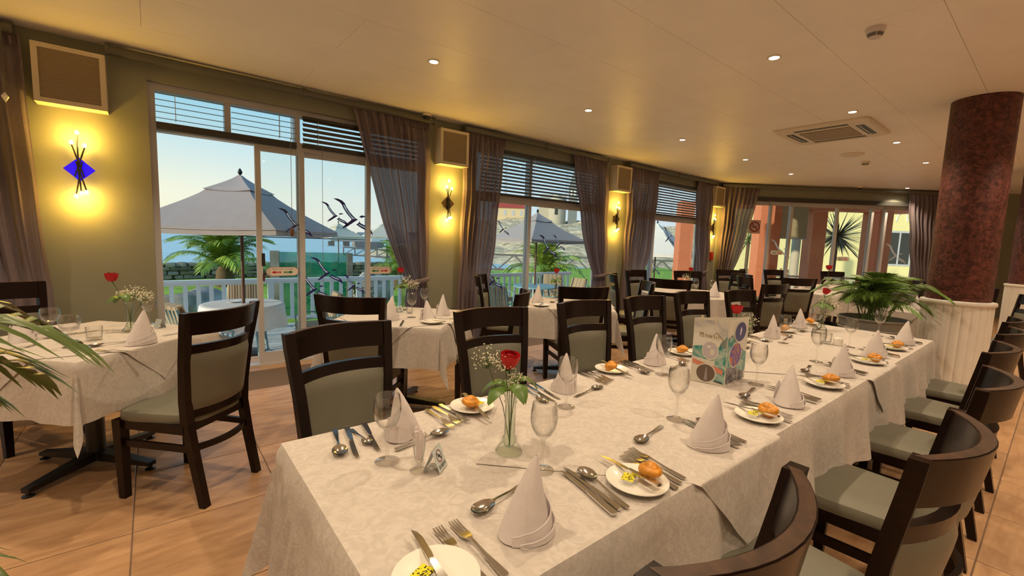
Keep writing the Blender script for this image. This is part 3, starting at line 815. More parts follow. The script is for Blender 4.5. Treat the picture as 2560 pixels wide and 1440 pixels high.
small_table(1.57, 3.34, R(45), 'in front of the wide curtain', 2)
small_table(3.43, 3.25, R(45), 'before the second window', 3)
small_table(8.28, 2.38, R(0), 'before the far patio doors', 4, half=.47)
small_table(7.02, 1.14, R(0), 'behind the planter', 5, half=.42)
small_table(9.95, 2.72, R(45), 'farthest by the patio doors', 6, over=False)
# round table
t = thing('dining_table', 'round pedestal table under a long white cloth', 'table', (5.86,3.28,0), 0, 'small pedestal tables')
obj('table_top', MB().lathe([(.63,.715),(.63,.752)], 40), M['wood'], t); pedestal(t, .4)
def rc(u, v):
    a = 2*PI*u; q = v*1.10
    if q < .636: return (q*math.cos(a), q*math.sin(a), 0)
    d = q-.636; r = .636+.004+d*(.10+.07*math.sin(14*a)+.03*math.sin(23*a))
    return (r*math.cos(a), r*math.sin(a), -d)
tag(obj('tablecloth', MB().grid(140, 40, rc, True), M['cloth'], None, True, (5.86,3.28,TZ)), 'round white cloth hanging in folds on the round table', 'tablecloth', 'white tablecloths')

# the long table: five tables pushed together under one cloth
LX0, LX1, LY0, LY1 = .285, 4.615, .575, 1.445
lcx, lcy, lhx, lhy = (LX0+LX1)/2, (LY0+LY1)/2, (LX1-LX0)/2, (LY1-LY0)/2
t = thing('banquet_table', 'long banquet table under white damask in the foreground', 'table', (lcx, lcy, 0))
obj('table_top', MB().box(-lhx+.004, lhx-.004, -lhy+.004, lhy-.004, .715, .752), M['wood'], t)
for k in range(5):
    x = -lhx+.433+.866*k
    obj('pedestal', MB().lathe([(.045,.04),(.045,.715)], 14, (x,0,0)), M['black'], t, True)
    obj('cross_foot', MB().bar((x-.25,-.25,.035),(x+.25,.25,.035), .05, .05).bar((x-.25,.25,.035),(x+.25,-.25,.035), .05, .05), M['black'], t)
c = obj('tablecloth', cloth_mesh(lhx, lhy, .37, 9, 120, 26), M['cloth'], None, True, (lcx,lcy,TZ))
tag(c, 'very long white damask cloth on the foreground table', 'tablecloth', 'white tablecloths')
for k, (ox, lab) in enumerate([(1.40, 'white top cloth whose corner hangs by the second aisle chair'), (3.10, 'white top cloth beyond the picture menu card')]):
    o = obj('overlay_cloth', overlay_mesh(lhx, lhy, .70, ox-lcx, 1.0-lcy, .003, 3+k, 130), M['cloth'], None, True, (lcx,lcy,TZ))
    tag(o, lab, 'tablecloth', 'white top cloths')

# ------------------------------------------------------------------ tableware prototypes (meshes shared by every copy)
ZT = TZ+.0045      # height of the laid surface
def strip(sec, th):
    return [[(-w_, y_, z_), (w_, y_, z_), (w_, y_, z_+th), (-w_, y_, z_+th)] for y_, w_, z_ in sec]
def me_of(mb, name, m, smooth=True):
    me = mb.mesh(name, smooth); me.materials.append(m); return me
handle = [(-.100,.0060,.0022),(-.095,.0085,.0022),(-.07,.0078,.0022),(-.03,.0045,.0035),(.0,.0032,.0062),(.022,.0034,.0075)]
fk = MB().loft(strip(handle+[(.034,.0095,.0055),(.048,.0120,.0030),(.056,.0122,.0022)], .0018))
for k in range(4):
    x = -.0098+k*.00653
    fk.loft([[(x-.0018+0*0, y_, z_), (x+.0018, y_, z_), (x+.0018, y_, z_+.0015), (x-.0018, y_, z_+.0015)] for y_, z_ in ((.055,.0024),(.075,.0022),(.092,.0042),(.1,.006))])
FORK = me_of(fk, 'fork', M['steel'])
kn = MB().loft(strip([(-.112,.0055,.0012),(-.108,.0088,.0008),(-.06,.0080,.0008),(-.015,.0062,.001),(-.004,.0045,.002)], .0058))
kn.loft([[(-.0055,-.006,.0025),(.0062,-.006,.0025),(.0062,-.006,.0042),(-.0055,-.006,.0042)],[(-.0055,.02,.0025),(.0088,.02,.0028),(.0088,.02,.0034),(-.0055,.02,.0042)],
         [(-.0055,.075,.0025),(.0092,.075,.0028),(.0092,.075,.0034),(-.0055,.075,.004)],[(-.0052,.100,.0025),(.0045,.100,.0028),(.0045,.100,.0034),(-.0052,.100,.004)],[(-.005,.112,.0025),(-.0038,.112,.0028),(-.0038,.112,.0034),(-.005,.112,.0038)]])
KNIFE = me_of(kn, 'knife', M['steel'])
sp = MB().loft(strip(handle+[(.034,.0055,.0075)], .0018))
def bowl(u, v):
    a = 2*PI*u; r = v; yy = .066+.034*r*math.cos(a); ww = .0215*r*math.sin(a)*(1+.12*math.cos(a))
    return (ww, yy, .0105-.0085*(1-r*r))
def bowl2(u, v):
    p = bowl(u, v); return (p[0]*1.03, (p[1]-.066)*1.03+.066, p[2]-.0012)
sp.grid(20, 6, bowl, True)
b2 = MB().grid(20, 6, bowl2, True); b2.f = [tuple(reversed(f)) for f in b2.f]; sp.add(b2.v, b2.f)
SPOON = me_of(sp, 'spoon', M['steel'])
GLASS = me_of(MB().lathe([(.001,.0),(.034,.0),(.0345,.002),(.02,.004),(.0065,.008),(.004,.02),(.0036,.05),(.0042,.086),(.009,.096),(.024,.108),(.0345,.128),(.0385,.150),(.037,.175),(.0335,.196),(.0328,.1965),(.0362,.175),(.0376,.150),(.0335,.129),(.022,.110),(.006,.1015),(.001,.1005)], 28, cap=False), 'wine_glass', M['wine'])
BALLOON = me_of(MB().lathe([(.001,.0),(.034,.0),(.0345,.002),(.0065,.008),(.004,.02),(.0042,.075),(.012,.085),(.034,.100),(.044,.125),(.045,.145),(.040,.168),(.0392,.1685),(.0441,.145),(.043,.126),(.033,.102),(.006,.0905),(.001,.09)], 28, cap=False), 'wine_glass', M['wine'])
TUMB = me_of(MB().lathe([(.001,0),(.034,0),(.038,.075),(.0368,.075),(.033,.014),(.001,.012)], 24, cap=False), 'tumbler', M['wine'])
PLATE = me_of(MB().lathe([(.001,.004),(.05,.004),(.055,.006),(.08,.013),(.083,.0145),(.0825,.0165),(.078,.0155),(.056,.0095),(.05,.0078),(.001,.0075)], 36, cap=False), 'plate', M['china'])
PBASE = me_of(MB().lathe([(.05,0),(.052,.006)], 30, cap=False), 'foot_ring', M['china'])
def rollmesh(seed):
    """a strip of dough tied into a loose knot, lobes swelling where it crosses"""
    rnd = random.Random(seed); rot = rnd.random()*6
    path = []
    for i in range(34):
        t = i/33; a = rot+t*2*PI*1.45
        r = .019*(1-.35*max(0, t-.7)/.3)
        z = .016+.016*math.sin(PI*min(1, t*1.25))+(.010*(t-.75)/.25 if t > .75 else 0)
        path.append((r*math.cos(a)*(1.25-.5*max(0, t-.7)), r*math.sin(a)*.95, z))
    mb = MB().tube(path, lambda t: .0165*(.80+.20*math.sin(PI*t*3+.5))*(1 if .04 < t < .97 else .65), 12)
    mb.sphere((.002,0,.029), .0265, 14, 9, (1.05,.85,.85))
    return me_of(mb, 'bread_roll', M['bread'])
ROLLS = [rollmesh(i) for i in range(4)]
def napmesh(seed):
    rnd = random.Random(seed); ph = rnd.random()*6; lean = .012*(rnd.random()-.5)
    H_ = .160+.012*rnd.random()
    def prof(a, v):
        r = (.054*(1-v)**.88+.003)*(1+.10*math.sin(a+ph)+.06*math.sin(2*a+ph*2))
        fold = abs(math.sin(1.5*a+ph*.7+1.2*v))**.5                 # long soft creases running to the tip
        return r*(.86+.17*fold)
    def fn(u, v):
        a = 2*PI*u; r = prof(a, v)
        return (r*math.cos(a)*1.12+.020*v**1.5+lean*v, r*math.sin(a)*.90, H_*v)
    mb = MB().grid(72, 22, fn, True)
    fl = MB()
    for k, (sh, o0, lo, hi, a0) in enumerate(((0, .0035, .12, .56, -2.9), (.5, .0075, .05, .34, -2.6))):   # two turned-up layers wrapped round the cone
        def flap(u, v):
            a = a0+3.6*u; lim = lo+(hi-lo)*u**1.3; vv = lim*v
            r = prof(a, vv)*1.02+o0+.005*v
            return (r*math.cos(a)*1.12+.020*vv**1.5, r*math.sin(a)*.90, H_*vv+.001)
        fl.grid(36, 9, flap)
        rim = []
        for i in range(30):
            u = i/29; p = flap(u, 1.0); rim.append(p)
        fl.tube(rim, .0016, 5)
    def ear(u, v):
        a = .7+.5*u; vv = .52*v*(1-.5*abs(u-.5)); r = prof(a, vv)+.008+.018*v
        return (r*math.cos(a)*1.12, r*math.sin(a)*.9, H_*vv*1.05)
    er = MB().grid(6, 6, ear)
    return me_of(mb, 'napkin_cone', M['napkin']), me_of(fl, 'napkin_fold', M['napkin']), me_of(er, 'napkin_corner', M['napkin'])
NAPS = [napmesh(i) for i in range(5)]
bl_ = twotone('yellow_butter_foil', (.75,.66,.03), (.03,.025,.01), 150, .52, .55, .35, .5, 2)
BUTT = me_of(MB().loft([rrect(.015,.011,.003,.0), rrect(.019,.0145,.003,.012), rrect(.021,.0165,.003,.0125), rrect(.021,.0165,.003,.0135)]), 'butter_tub', M['white'], False)
BLID = me_of(MB().loft([rrect(.0205,.016,.003,.0136), rrect(.0205,.016,.003,.0142)]), 'foil_lid', bl_, False)

def put(name, me, x, y, z, rz, label, cat, group, tilt=None):
    o = obj(name, me, None, None, False, (x,y,z)); o.rotation_euler = (tilt or 0, 0, rz)
    return tag(o, label, cat, group)
def napkin(x, y, rz, label, k=0, z=ZT, sc=1):
    n = thing('folded_napkin', label, 'napkin', (x,y,z), rz, 'cone folded napkins'); n.scale = (sc,sc,sc)
    a, b, c_ = NAPS[k % 5]
    obj('cone', a, None, n); obj('fold', b, None, n); obj('corner', c_, None, n)
def plate(x, y, label, z=ZT):
    p = thing('side_plate', label, 'plate', (x,y,z), 0, 'white side plates')
    obj('dish', PLATE, None, p); obj('foot_ring', PBASE, None, p)
NTH = ['nearest', 'second', 'third', 'fourth', 'fifth', 'farthest']
def setting(side, k, nx_, ny_, px_, py_, forks, knives, soup, ds, gl, roll_=(.03,-.0), butter=True, nap=True, rzn=0):
    """side 'aisle' or 'window'; every piece gets the place it lies at"""
    who = '%s place on the %s side of the long table' % (NTH[k], side)
    sg = 1 if side == 'aisle' else -1; base = 0 if sg == 1 else PI
    if nap: napkin(nx_, ny_, base+rzn, 'cone folded napkin, '+who, k+(0 if sg == 1 else 2))
    plate(px_, py_, 'white side plate, '+who)
    put('bread_roll', ROLLS[(k+(sg > 0)) % 4], px_+roll_[0], py_+roll_[1], ZT+.0075, .5*k+.4, 'knotted orange bread roll, '+who, 'bread', 'bread rolls')
    if butter:
        b = thing('butter_portion', 'yellow spotted butter portion, '+who, 'butter', (px_-sg*.022, py_+sg*.012, ZT+.0078), .4+base, 'butter portions')
        obj('tub', BUTT, None, b); obj('foil_lid', BLID, None, b)
    put('butter_knife', KNIFE, px_+sg*.008, py_+sg*.036, ZT+.0205, base-.16, 'butter knife across the side plate, '+who, 'knife', 'butter knives', -.09)
    for i, (fx_, fy_) in enumerate(forks):
        put('fork', FORK, fx_, fy_, ZT, base-(.12 if k else .01), '%s fork, %s' % (('inner','middle','outer')[i], who), 'fork', 'forks')
    for i, (fx_, fy_) in enumerate(knives):
        put('knife', KNIFE, fx_, fy_, ZT, base-(.19-.03*i), '%s knife, %s' % (('inner','outer')[i], who), 'knife', 'knives')
    put('soup_spoon', SPOON, soup[0], soup[1], ZT, base-.22, 'soup spoon, '+who, 'spoon', 'soup spoons')
    put('dessert_spoon', SPOON, ds[0], ds[1], ZT, base+R(100 if sg == 1 else 98), 'dessert spoon, '+who, 'spoon', 'dessert spoons')
    if gl: put('wine_glass', GLASS, gl[0], gl[1], ZT, 0, 'stemmed wine glass, '+who, 'wine glass', 'wine glasses')
put('teaspoon', SPOON, .492, 1.345, ZT, PI+.06, 'teaspoon between the two knives, nearest place on the window side', 'spoon', 'teaspoons').scale = (.72,.72,.8)
# aisle side
A = [  # napkin, plate, forks (inner..outer), knives, soup, dessert spoon, glass
 (.627,.690,.388,.672,[(.503,.705),(.464,.705)],[(.850,.715),(.872,.722)],(.898,.702),(.655,.818),(.828,.860)),
 (1.378,.668,.990,.660,[(1.132,.695),(1.10,.688),(1.068,.68)],[(1.468,.710),(1.50,.715)],(1.53,.700),(1.292,.823),(1.489,.846)),
 (2.057,.668,1.771,.672,[(1.915,.70),(1.88,.69),(1.85,.68)],[(2.19,.710),(2.222,.712)],(2.255,.700),(2.045,.826),(2.211,.863)),
 (2.790,.682,2.486,.666,[(2.63,.70),(2.60,.69),(2.57,.68)],[(2.92,.710),(2.95,.712)],(2.98,.700),(2.75,.822),(2.988,.853)),
 (3.500,.700,3.250,.668,[(3.38,.70),(3.35,.69)],[(3.63,.70),(3.66,.71)],(3.69,.700),(3.46,.83),(3.671,.868)),
 (4.203,.676,3.894,.680,[(4.05,.70),(4.02,.69)],[(4.33,.70),(4.36,.71)],(4.39,.70),(4.17,.83),(4.40,.864))]
for k, (nx_,ny_,px_,py_,fo,kn_,so,ds,gl) in enumerate(A):
    setting('aisle', k, nx_, ny_, px_, py_, fo, kn_, so, ds, gl, roll_=(.035,-.018) if k else (-.05,-.05), rzn=(.2,-.5,.3,0,-.6,-.3)[k])
Wn = [
 (.611,1.296,.921,1.352,[(.770,1.335),(.805,1.345),(.838,1.35)],[(.458,1.325),(.520,1.33)],(.422,1.345),(.643,1.214),(.498,1.151)),
 (1.387,1.324,1.787,1.385,[(1.602,1.35),(1.635,1.36),(1.668,1.37)],[(1.29,1.34),(1.25,1.335)],(1.215,1.33),(1.443,1.232),(1.236,1.164)),
 (2.126,1.350,2.45,1.385,[(2.30,1.35),(2.335,1.36)],[(1.955,1.36),(1.99,1.36)],(1.92,1.34),(2.16,1.24),(1.96,1.206)),
 (2.83,1.345,3.16,1.375,[(3.0,1.35),(3.035,1.36)],[(2.66,1.35),(2.69,1.36)],(2.63,1.34),(2.90,1.23),None),
 (3.535,1.302,3.88,1.345,[(3.71,1.33),(3.745,1.34)],[(3.36,1.33),(3.40,1.34)],(3.33,1.33),(3.60,1.221),(3.379,1.172)),
 (4.219,1.350,4.50,1.375,[(4.38,1.35),(4.41,1.36)],[(4.06,1.33),(4.09,1.34)],(4.03,1.33),(4.25,1.23),(4.07,1.19))]
for k, (nx_,ny_,px_,py_,fo,kn_,so,ds,gl) in enumerate(Wn):
    setting('window', k, nx_, ny_, px_, py_, fo, kn_, so, ds, gl, roll_=(-.02,-.015), butter=(k == 0), rzn=(.4,.9,.1,.3,.2,0)[k])

# ------------------------------------------------------------------ flowers
VASE = me_of(MB().lathe([(.001,0),(.041,0),(.043,.006),(.036,.018),(.024,.034),(.0225,.046),(.0205,.05),(.0165,.056),(.0165,.15),(.020,.158),(.017,.164),(.022,.178),(.029,.186),(.0278,.186),(.0205,.178),(.0152,.164),(.0150,.06),(.018,.045),(.020,.035),(.015,.02),(.001,.018)], 28, cap=False), 'vase', glassmat('green_tinged_vase_glass', (.93,.96,.92), 1.0, .5, .04, 2.5))
def petal_mesh(r0, h, spread, wide, seed):
    def fn(u, v):
        a = (u-.5)*wide; rr = r0*(.30+.80*math.sin(PI*(.17+.50*v)))+spread*v**3
        z = h*v*(1-.22*(2*u-1)**2*v)
        return (rr*math.cos(a), rr*math.sin(a), z)
    return MB().grid(9, 7, fn)
def rose(loc, label, tip, bend=(0,0), vary=0, leaves=True, k=1.0):
    """loc = foot of stem (in the vase), tip = bloom offset"""
    r = thing('rose', label, 'flower', loc, 0, 'red roses in glass vases')
    p = [(0,0,.02),(bend[0]*.3,bend[1]*.3,tip[2]*.35),(tip[0]*.45+bend[0],tip[1]*.45+bend[1],tip[2]*.7),(tip[0],tip[1],tip[2])]
    obj('stem', MB().tube(p, .0024, 6), M['stem'], r, True)
    bl = obj('bloom_core', MB().sphere((tip[0],tip[1],tip[2]+.018*k), .016*k, 12, 8, (1,1,1.3)), M['rosedark'], r, True)
    n = 0
    for r0, h, spread, wide, cnt in ((.013,.043,-.004,2.8,3),(.018,.044,.0,2.4,4),(.023,.041,.006,2.0,5)):
        for i in range(cnt):
            mb = petal_mesh(r0*k, h*k, spread*k, wide, i).xf(T(*tip) @ RX(.18*vary) @ RZ(2*PI*i/cnt+n*.7))
            obj('petal', mb, M['rose'] if n != 1 else M['rosedark'], r, True)
        n += 1
    for i in range(5):
        a = 2*PI*i/5
        mb = MB().grid(3, 4, lambda u, v: ((.004+.022*v)*k, (u-.5)*.010*(1-v), -.006+.002*v-.010*v*v)).xf(T(*tip) @ RZ(a))
        obj('sepal', mb, M['leaf'], r, True)
    if leaves:
        for i in range(5):
            a = 2.2+1.35*i+vary; ln = .078
            mb = MB().grid(5, 7, lambda u, v: (ln*v+.008, (u-.5)*.058*math.sin(PI*min(1,v*.93+.05))**.8, .020*math.sin(v*2.6)-.040*v*v-.014*abs(u-.5)))
            obj('leaf', mb.xf(T(tip[0]*.3, tip[1]*.3, .20+.012*(i % 3)) @ RZ(a)), M['leaf'], r, True)
def gyp(loc, label, clusters, n=90, seed=0, size=.0028):
    g = thing('gypsophila_sprig', label, 'flower', loc, 0, "sprigs of baby's breath")
    rnd = random.Random(seed); st = MB(); bl = MB()
    for (cx, cy, cz, rad) in clusters:
        st.tube([(0,0,.03),(cx*.3,cy*.3,cz*.5),(cx*.8,cy*.8,cz*.85),(cx,cy,cz)], .0012, 4)
        for i in range(n):
            d = Vector((rnd.gauss(0,1), rnd.gauss(0,1), rnd.gauss(0,.8)))
            d = d.normalized()*rad*rnd.random()**.5
            p = (cx+d.x, cy+d.y, cz+d.z); s = size*(.7+.7*rnd.random())
            bl.add([(p[0]+s,p[1],p[2]),(p[0],p[1]+s,p[2]),(p[0]-s,p[1],p[2]),(p[0],p[1]-s,p[2]),(p[0],p[1],p[2]+s),(p[0],p[1],p[2]-s)],
                   [(0,1,4),(1,2,4),(2,3,4),(3,0,4),(1,0,5),(2,1,5),(3,2,5),(0,3,5)])
            if i % 3 == 0: st.bar((cx+d.x*.1,cy+d.y*.1,cz-rad*.6), p, .0008, .0008)
    obj('stems', st, M['stem'], g); o = obj('blossoms', bl, M['gyp'], g); o['kind'] = 'stuff'
IL = (-.777, .629)      # direction that runs to the left across the room view
def vase(x, y, who, z=ZT, sc=1):
    v = put('bud_vase', VASE, x, y, z, 0, 'slim clear glass bud vase '+who, 'vase', 'glass bud vases'); v.scale = (sc,sc,sc)
vase(.822, 1.001, 'in the foreground of the long table')
rose((.822,1.001,ZT), 'red rose in the foreground vase', (-.005,.01,.262), (.006,-.004), 1, k=1.05)
gyp((.822,1.001,ZT), "baby's breath sprig beside the foreground rose", [(IL[0]*.078,IL[1]*.078,.285,.048),(IL[0]*.02,IL[1]*.02,.275,.03),(-IL[0]*.015,-IL[1]*.015,.225,.034),(IL[0]*.005,IL[1]*.005,.205,.024)], 95, 1, .0025)
vase(2.70, 1.20, 'behind the picture menu card')
rose((2.70,1.20,ZT), 'red rose peeping over the picture menu card', (0,0,.255), (0,0), 0, k=1.15)
gyp((2.70,1.20,ZT), "baby's breath sprig behind the picture menu card", [(.07,-.05,.22,.05),(.05,-.04,.16,.05)], 110, 2)
vase(4.255, 1.206, 'at the far end of the long table')
rose((4.255,1.206,ZT), 'dark red rose at the far end of the long table', (.0,0,.30), (0,0), 2)
gyp((4.255,1.206,ZT), "baby's breath cloud at the far end of the long table", [(.02,-.02,.24,.07),(.06,-.05,.20,.06),(.02,-.01,.15,.05)], 150, 3, .0035)
vase(-.12, 3.55, 'on the small table at the left picture edge')
rose((-.12,3.55,ZT), 'pinkish red rose on the small table at left', (IL[0]*.10,IL[1]*.10,.305), (0,0), 0, k=1.15)
gyp((-.12,3.55,ZT), "baby's breath on the small table at left", [(-IL[0]*.03,-IL[1]*.03,.235,.06),(-IL[0]*.10,-IL[1]*.10,.22,.045),(IL[0]*.03,IL[1]*.03,.225,.04)], 120, 4, .0032)
vase(1.69, 3.60, 'on the small table by the wide curtain')
rose((1.69,3.60,ZT), 'red rose against the wide mauve curtain', (IL[0]*.02,IL[1]*.02,.325), (0,0), 0)
gyp((1.69,3.60,ZT), "baby's breath against the wide mauve curtain", [(-IL[0]*.03,-IL[1]*.03,.255,.06),(-IL[0]*.10,-IL[1]*.10,.225,.05)], 120, 5, .0032)
vase(3.58, 3.63, 'on the small table before the second window')
rose((3.58,3.63,ZT), 'drooping orange red rose before the second window', (0,0,.29), (0,0), 1, k=1.1)
vase(6.16, 3.45, 'on the round table')
rose((6.16,3.45,ZT), 'red rose on the round table', (.01,0,.285), (0,0), 0, k=1.2, leaves=False)
gyp((6.16,3.45,ZT), "baby's breath on the round table", [(IL[0]*.06,IL[1]*.06,.20,.06)], 90, 6, .004)
vase(8.35, 2.35, 'before the far patio doors', sc=1.2)
rose((8.35,2.35,ZT), 'tall red rose before the far patio doors', (0,0,.36), (0,0), 0, k=1.6, leaves=True)

# ------------------------------------------------------------------ other tableware on the long table
fl = thing('toothpick_flute', 'small footed glass packed with white sachets, foreground', 'glass', (.548,1.054,ZT))
obj('flute', MB().lathe([(.001,0),(.025,0),(.0255,.002),(.006,.010),(.005,.022),(.012,.032),(.016,.06),(.0195,.105),(.0188,.105),(.015,.06),(.010,.035),(.001,.033)], 22, cap=False), M['wine'], fl, True)
for i in range(7):
    a = i*.9; obj('sachet', MB().bar((.006*math.cos(a),.006*math.sin(a),.036),(.011*math.cos(a),.011*math.sin(a),.112+.005*(i % 3)), .009, .002), mat('pink_white_paper', (.78,.70,.70), .8) if i == 0 else bpy.data.materials['pink_white_paper'], fl)
def tent(x, y, rz, label, sc=1.0, z=ZT):
    c = thing('tent_card', label, 'table card', (x,y,z), rz, 'no smoking tent cards'); c.scale = (sc,sc,sc)
    pm = bpy.data.materials.get('pale_blue_card') or mat('pale_blue_card', (.50,.56,.56), .5)
    h, w_, d = .062, .024, .026
    obj('card', MB().loft([[(-w_*1.3,-d,0),(-w_*1.3,-d+.001,0),(-w_*1.3,.001,h),(-w_*1.3,0,h)],[(w_*1.3,-d,0),(w_*1.3,-d+.001,0),(w_*1.3,.001,h),(w_*1.3,0,h)]])
        .loft([[(-w_*1.3,d,0),(-w_*1.3,d-.001,0),(-w_*1.3,.0,h),(-w_*1.3,.001,h)],[(w_*1.3,d,0),(w_*1.3,d-.001,0),(w_*1.3,.0,h),(w_*1.3,.001,h)]]), pm, c)
    sl = math.atan2(h, d)
    P = lambda u, v: (u, -d*(1-v)-.0006, h*v)      # on the front face
    rg = MB(); n = 24
    for r0, r1 in ((.015,.018),):
        rg.add([P(r0*math.cos(2*PI*i/n), .60+r0/.067*math.sin(2*PI*i/n)) for i in range(n)]+[P(r1*math.cos(2*PI*i/n), .60+r1/.067*math.sin(2*PI*i/n)) for i in range(n)],
               [(i,(i+1)%n,n+(i+1)%n,n+i) for i in range(n)])
    obj('ring_print', rg, bpy.data.materials.get('dark_red_print') or mat('dark_red_print', (.20,.03,.03), .6), c)
    bar = MB()
    bar.add([P(-.012,.75),P(-.009,.79),P(.012,.45),P(.009,.41)], [(0,1,2,3)]).add([P(-.009,.57),P(-.009,.63),P(.009,.63),P(.009,.57)], [(0,1,2,3)])
    obj('cigarette_print', bar, M['black'], c)
    tx = MB()
    for i, ww in enumerate((.004,.003,.005,.004,.003,.005)):
        x0 = -.022+i*.0078; tx.add([P(x0,.10),P(x0+ww,.10),P(x0+ww,.26),P(x0,.26)], [(0,1,2,3)])
    obj('letter_print', tx, M['black'], c)
tent(.594, 1.045, R(40), 'no smoking tent card beside the sachet glass', .95)
tent(.02, 3.60, R(120), 'dark edge-on tent card on the left small table', .9)
tent(1.60, 3.47, R(20), 'tent card on the small table by the wide curtain', .9)
# far condiment group
put('tumbler', TUMB, 3.65, 1.0, ZT, 0, 'clear tumbler beside the white salt shaker', 'glass', 'tumblers')
ss = thing('salt_shaker', 'white china salt shaker on the far half of the long table', 'shaker', (3.663,.93,ZT))
obj('body', MB().lathe([(.001,0),(.027,0),(.029,.004),(.029,.042),(.024,.052),(.012,.058),(.001,.059)], 22), M['china'], ss, True)
for i in range(5): obj('hole', MB().lathe([(.0015,0),(.0015,.0006)], 6, (.007*math.cos(i*1.25), .007*math.sin(i*1.25), .0578)), M['black'], ss)

# ------------------------------------------------------------------ picture menu card: three upright printed panels
mc = thing('menu_card', 'three-sided picture menu card with round photos', 'menu', (2.0,1.08,ZT))
P0, P1, P2 = Vector((0,0,0)), Vector((.04,-.148,0)), Vector((.272,-.132,0)); MH = .305
prn = {k: mat('print_'+k, c, .35) for k, c in dict(cream=(.66,.63,.55), teal=(.03,.28,.26), dteal=(.02,.10,.12), grey=(.30,.25,.27), salmon=(.62,.22,.13), brown=(.13,.09,.07), indigo=(.04,.05,.20), violet=(.12,.09,.40), orange=(.50,.20,.10), dark=(.045,.05,.07), sepia=(.36,.28,.20), pale=(.72,.72,.68), lav=(.50,.47,.52)).items()}
prn['wave'] = twotone('print_wave', (.02,.25,.23), (.55,.62,.55), 14, .4, .7, .4, 2)
prn['town'] = twotone('print_town', (.10,.08,.36), (.50,.18,.08), 30, .42, .58, .4, 1)
prn['rocks'] = twotone('print_rocks', (.04,.04,.06), (.30,.28,.30), 40, .4, .6, .4, 1)
prn['sky'] = twotone('print_sky', (.42,.42,.44), (.70,.68,.62), 9, .35, .6, .4, 1)
def panel(A_, B_, name):
    d = (B_-A_).normalized(); n = d.cross(Vector((0,0,1)))   # outward to the right of travel
    p = obj(name, MB().loft([[tuple(A_),tuple(A_-n*.0012),tuple(A_-n*.0012+Vector((0,0,MH))),tuple(A_+Vector((0,0,MH)))],[tuple(B_),tuple(B_-n*.0012),tuple(B_-n*.0012+Vector((0,0,MH))),tuple(B_+Vector((0,0,MH)))]]), prn['cream'], mc)
    L_ = (B_-A_).length
    def dec(nm, poly, m, lay=1):
        pts = [tuple(A_+d*(u*L_)+Vector((0,0,v*MH))+n*(.0003*lay)) for u, v in poly]
        obj(nm, MB().add(pts, [tuple(range(len(pts)))]), prn[m], p)
    return dec
def ell(cu, cv, ru, rv, n=24): return [(cu+ru*math.cos(2*PI*i/n), cv+rv*math.sin(2*PI*i/n)) for i in range(n)]
dec = panel(P0, P1, 'front_panel')
dec('printed_sky', [(.02,.76),(.98,.70),(.98,.99),(.02,.99)], 'sky')
dec('printed_sea', [(.02,.40),(.6,.36),(.98,.46),(.98,.62),(.45,.64),(.02,.58)], 'wave')
dec('printed_sand', [(.02,.56),(.5,.60),(.98,.58),(.98,.72),(.02,.77)], 'pale', 2)
dec('printed_wave', [(.66,.05),(.98,.02),(.98,.78),(.80,.66),(.68,.45)], 'wave', 2)
for x0, w_, h_, m in ((.18,.13,.075,'sepia'),(.34,.10,.05,'sepia'),(.46,.07,.045,'sepia')): dec('printed_house', [(x0,.72),(x0+w_,.71),(x0+w_,.71+h_),(x0,.72+h_)], m, 3)
dec('printed_house', [(.54,.69),(.80,.68),(.80,.74),(.67,.80),(.54,.74)], 'cream', 3)
dec('printed_roof', [(.52,.74),(.67,.815),(.83,.735),(.92,.69),(.84,.70),(.67,.795),(.54,.735)], 'sepia', 4)
for x0 in (.20,.25,.37,.59,.65,.71): dec('printed_window', [(x0,.715),(x0+.03,.715),(x0+.03,.755),(x0,.755)], 'cream' if x0 < .4 else 'sepia', 4)
dec('printed_plate_photo', ell(.52,.52,.24,.145), 'cream', 3); dec('printed_plate_photo', ell(.52,.52,.215,.13), 'lav', 4)
dec('printed_fish', ell(.58,.50,.07,.05,12), 'cream', 5); dec('printed_fish', ell(.48,.58,.06,.02,12), 'pale', 5)
dec('printed_band', [(.04,.36),(.92,.25),(.92,.17),(.04,.29)], 'salmon', 3)
dec('printed_deck_photo', ell(.44,.16,.30,.15), 'cream', 4); dec('printed_deck_photo', ell(.44,.16,.27,.135), 'brown', 5)
dec('printed_boardwalk', [(.40,.05),(.50,.05),(.47,.25),(.44,.25)], 'grey', 6)
dec('printed_caption', [(.70,.045),(.93,.03),(.93,.055),(.70,.07)], 'dark', 4)
dec = panel(P1, P2, 'side_panel')
dec('printed_bay', [(.0,.05),(.9,.0),(1,.40),(.55,.62),(.2,.78),(.0,.74)], 'rocks')
dec('printed_wave', [(.0,.30),(.35,.25),(.5,.55),(.25,.76),(.0,.72)], 'wave', 2)
dec('printed_harbour', [(.5,.12),(1,.14),(1,.44),(.75,.48),(.5,.40)], 'wave', 2)
dec('printed_surf', [(.05,.02),(.95,.02),(.9,.14),(.5,.22),(.1,.16)], 'rocks', 3)
dec('printed_town_photo', ell(.42,.45,.33,.20), 'cream', 4); dec('printed_town_photo', ell(.42,.45,.30,.185), 'town', 5)
dec('printed_emblem', ell(.60,.80,.33,.165), 'cream', 4); dec('printed_emblem', ell(.60,.80,.29,.15), 'indigo', 5)
dec('printed_figure', [(.56,.76),(.60,.74),(.66,.82),(.62,.88),(.58,.85)], 'pale', 6)
panel(P2, P0, 'back_panel')
for u in (.22,.62):
    q = P0+(P1-P0)*u
    obj('clip', MB().box(q.x-.003, q.x+.003, q.y-.004, q.y+.004, MH-.012, MH+.016), M['boxcream'], mc)

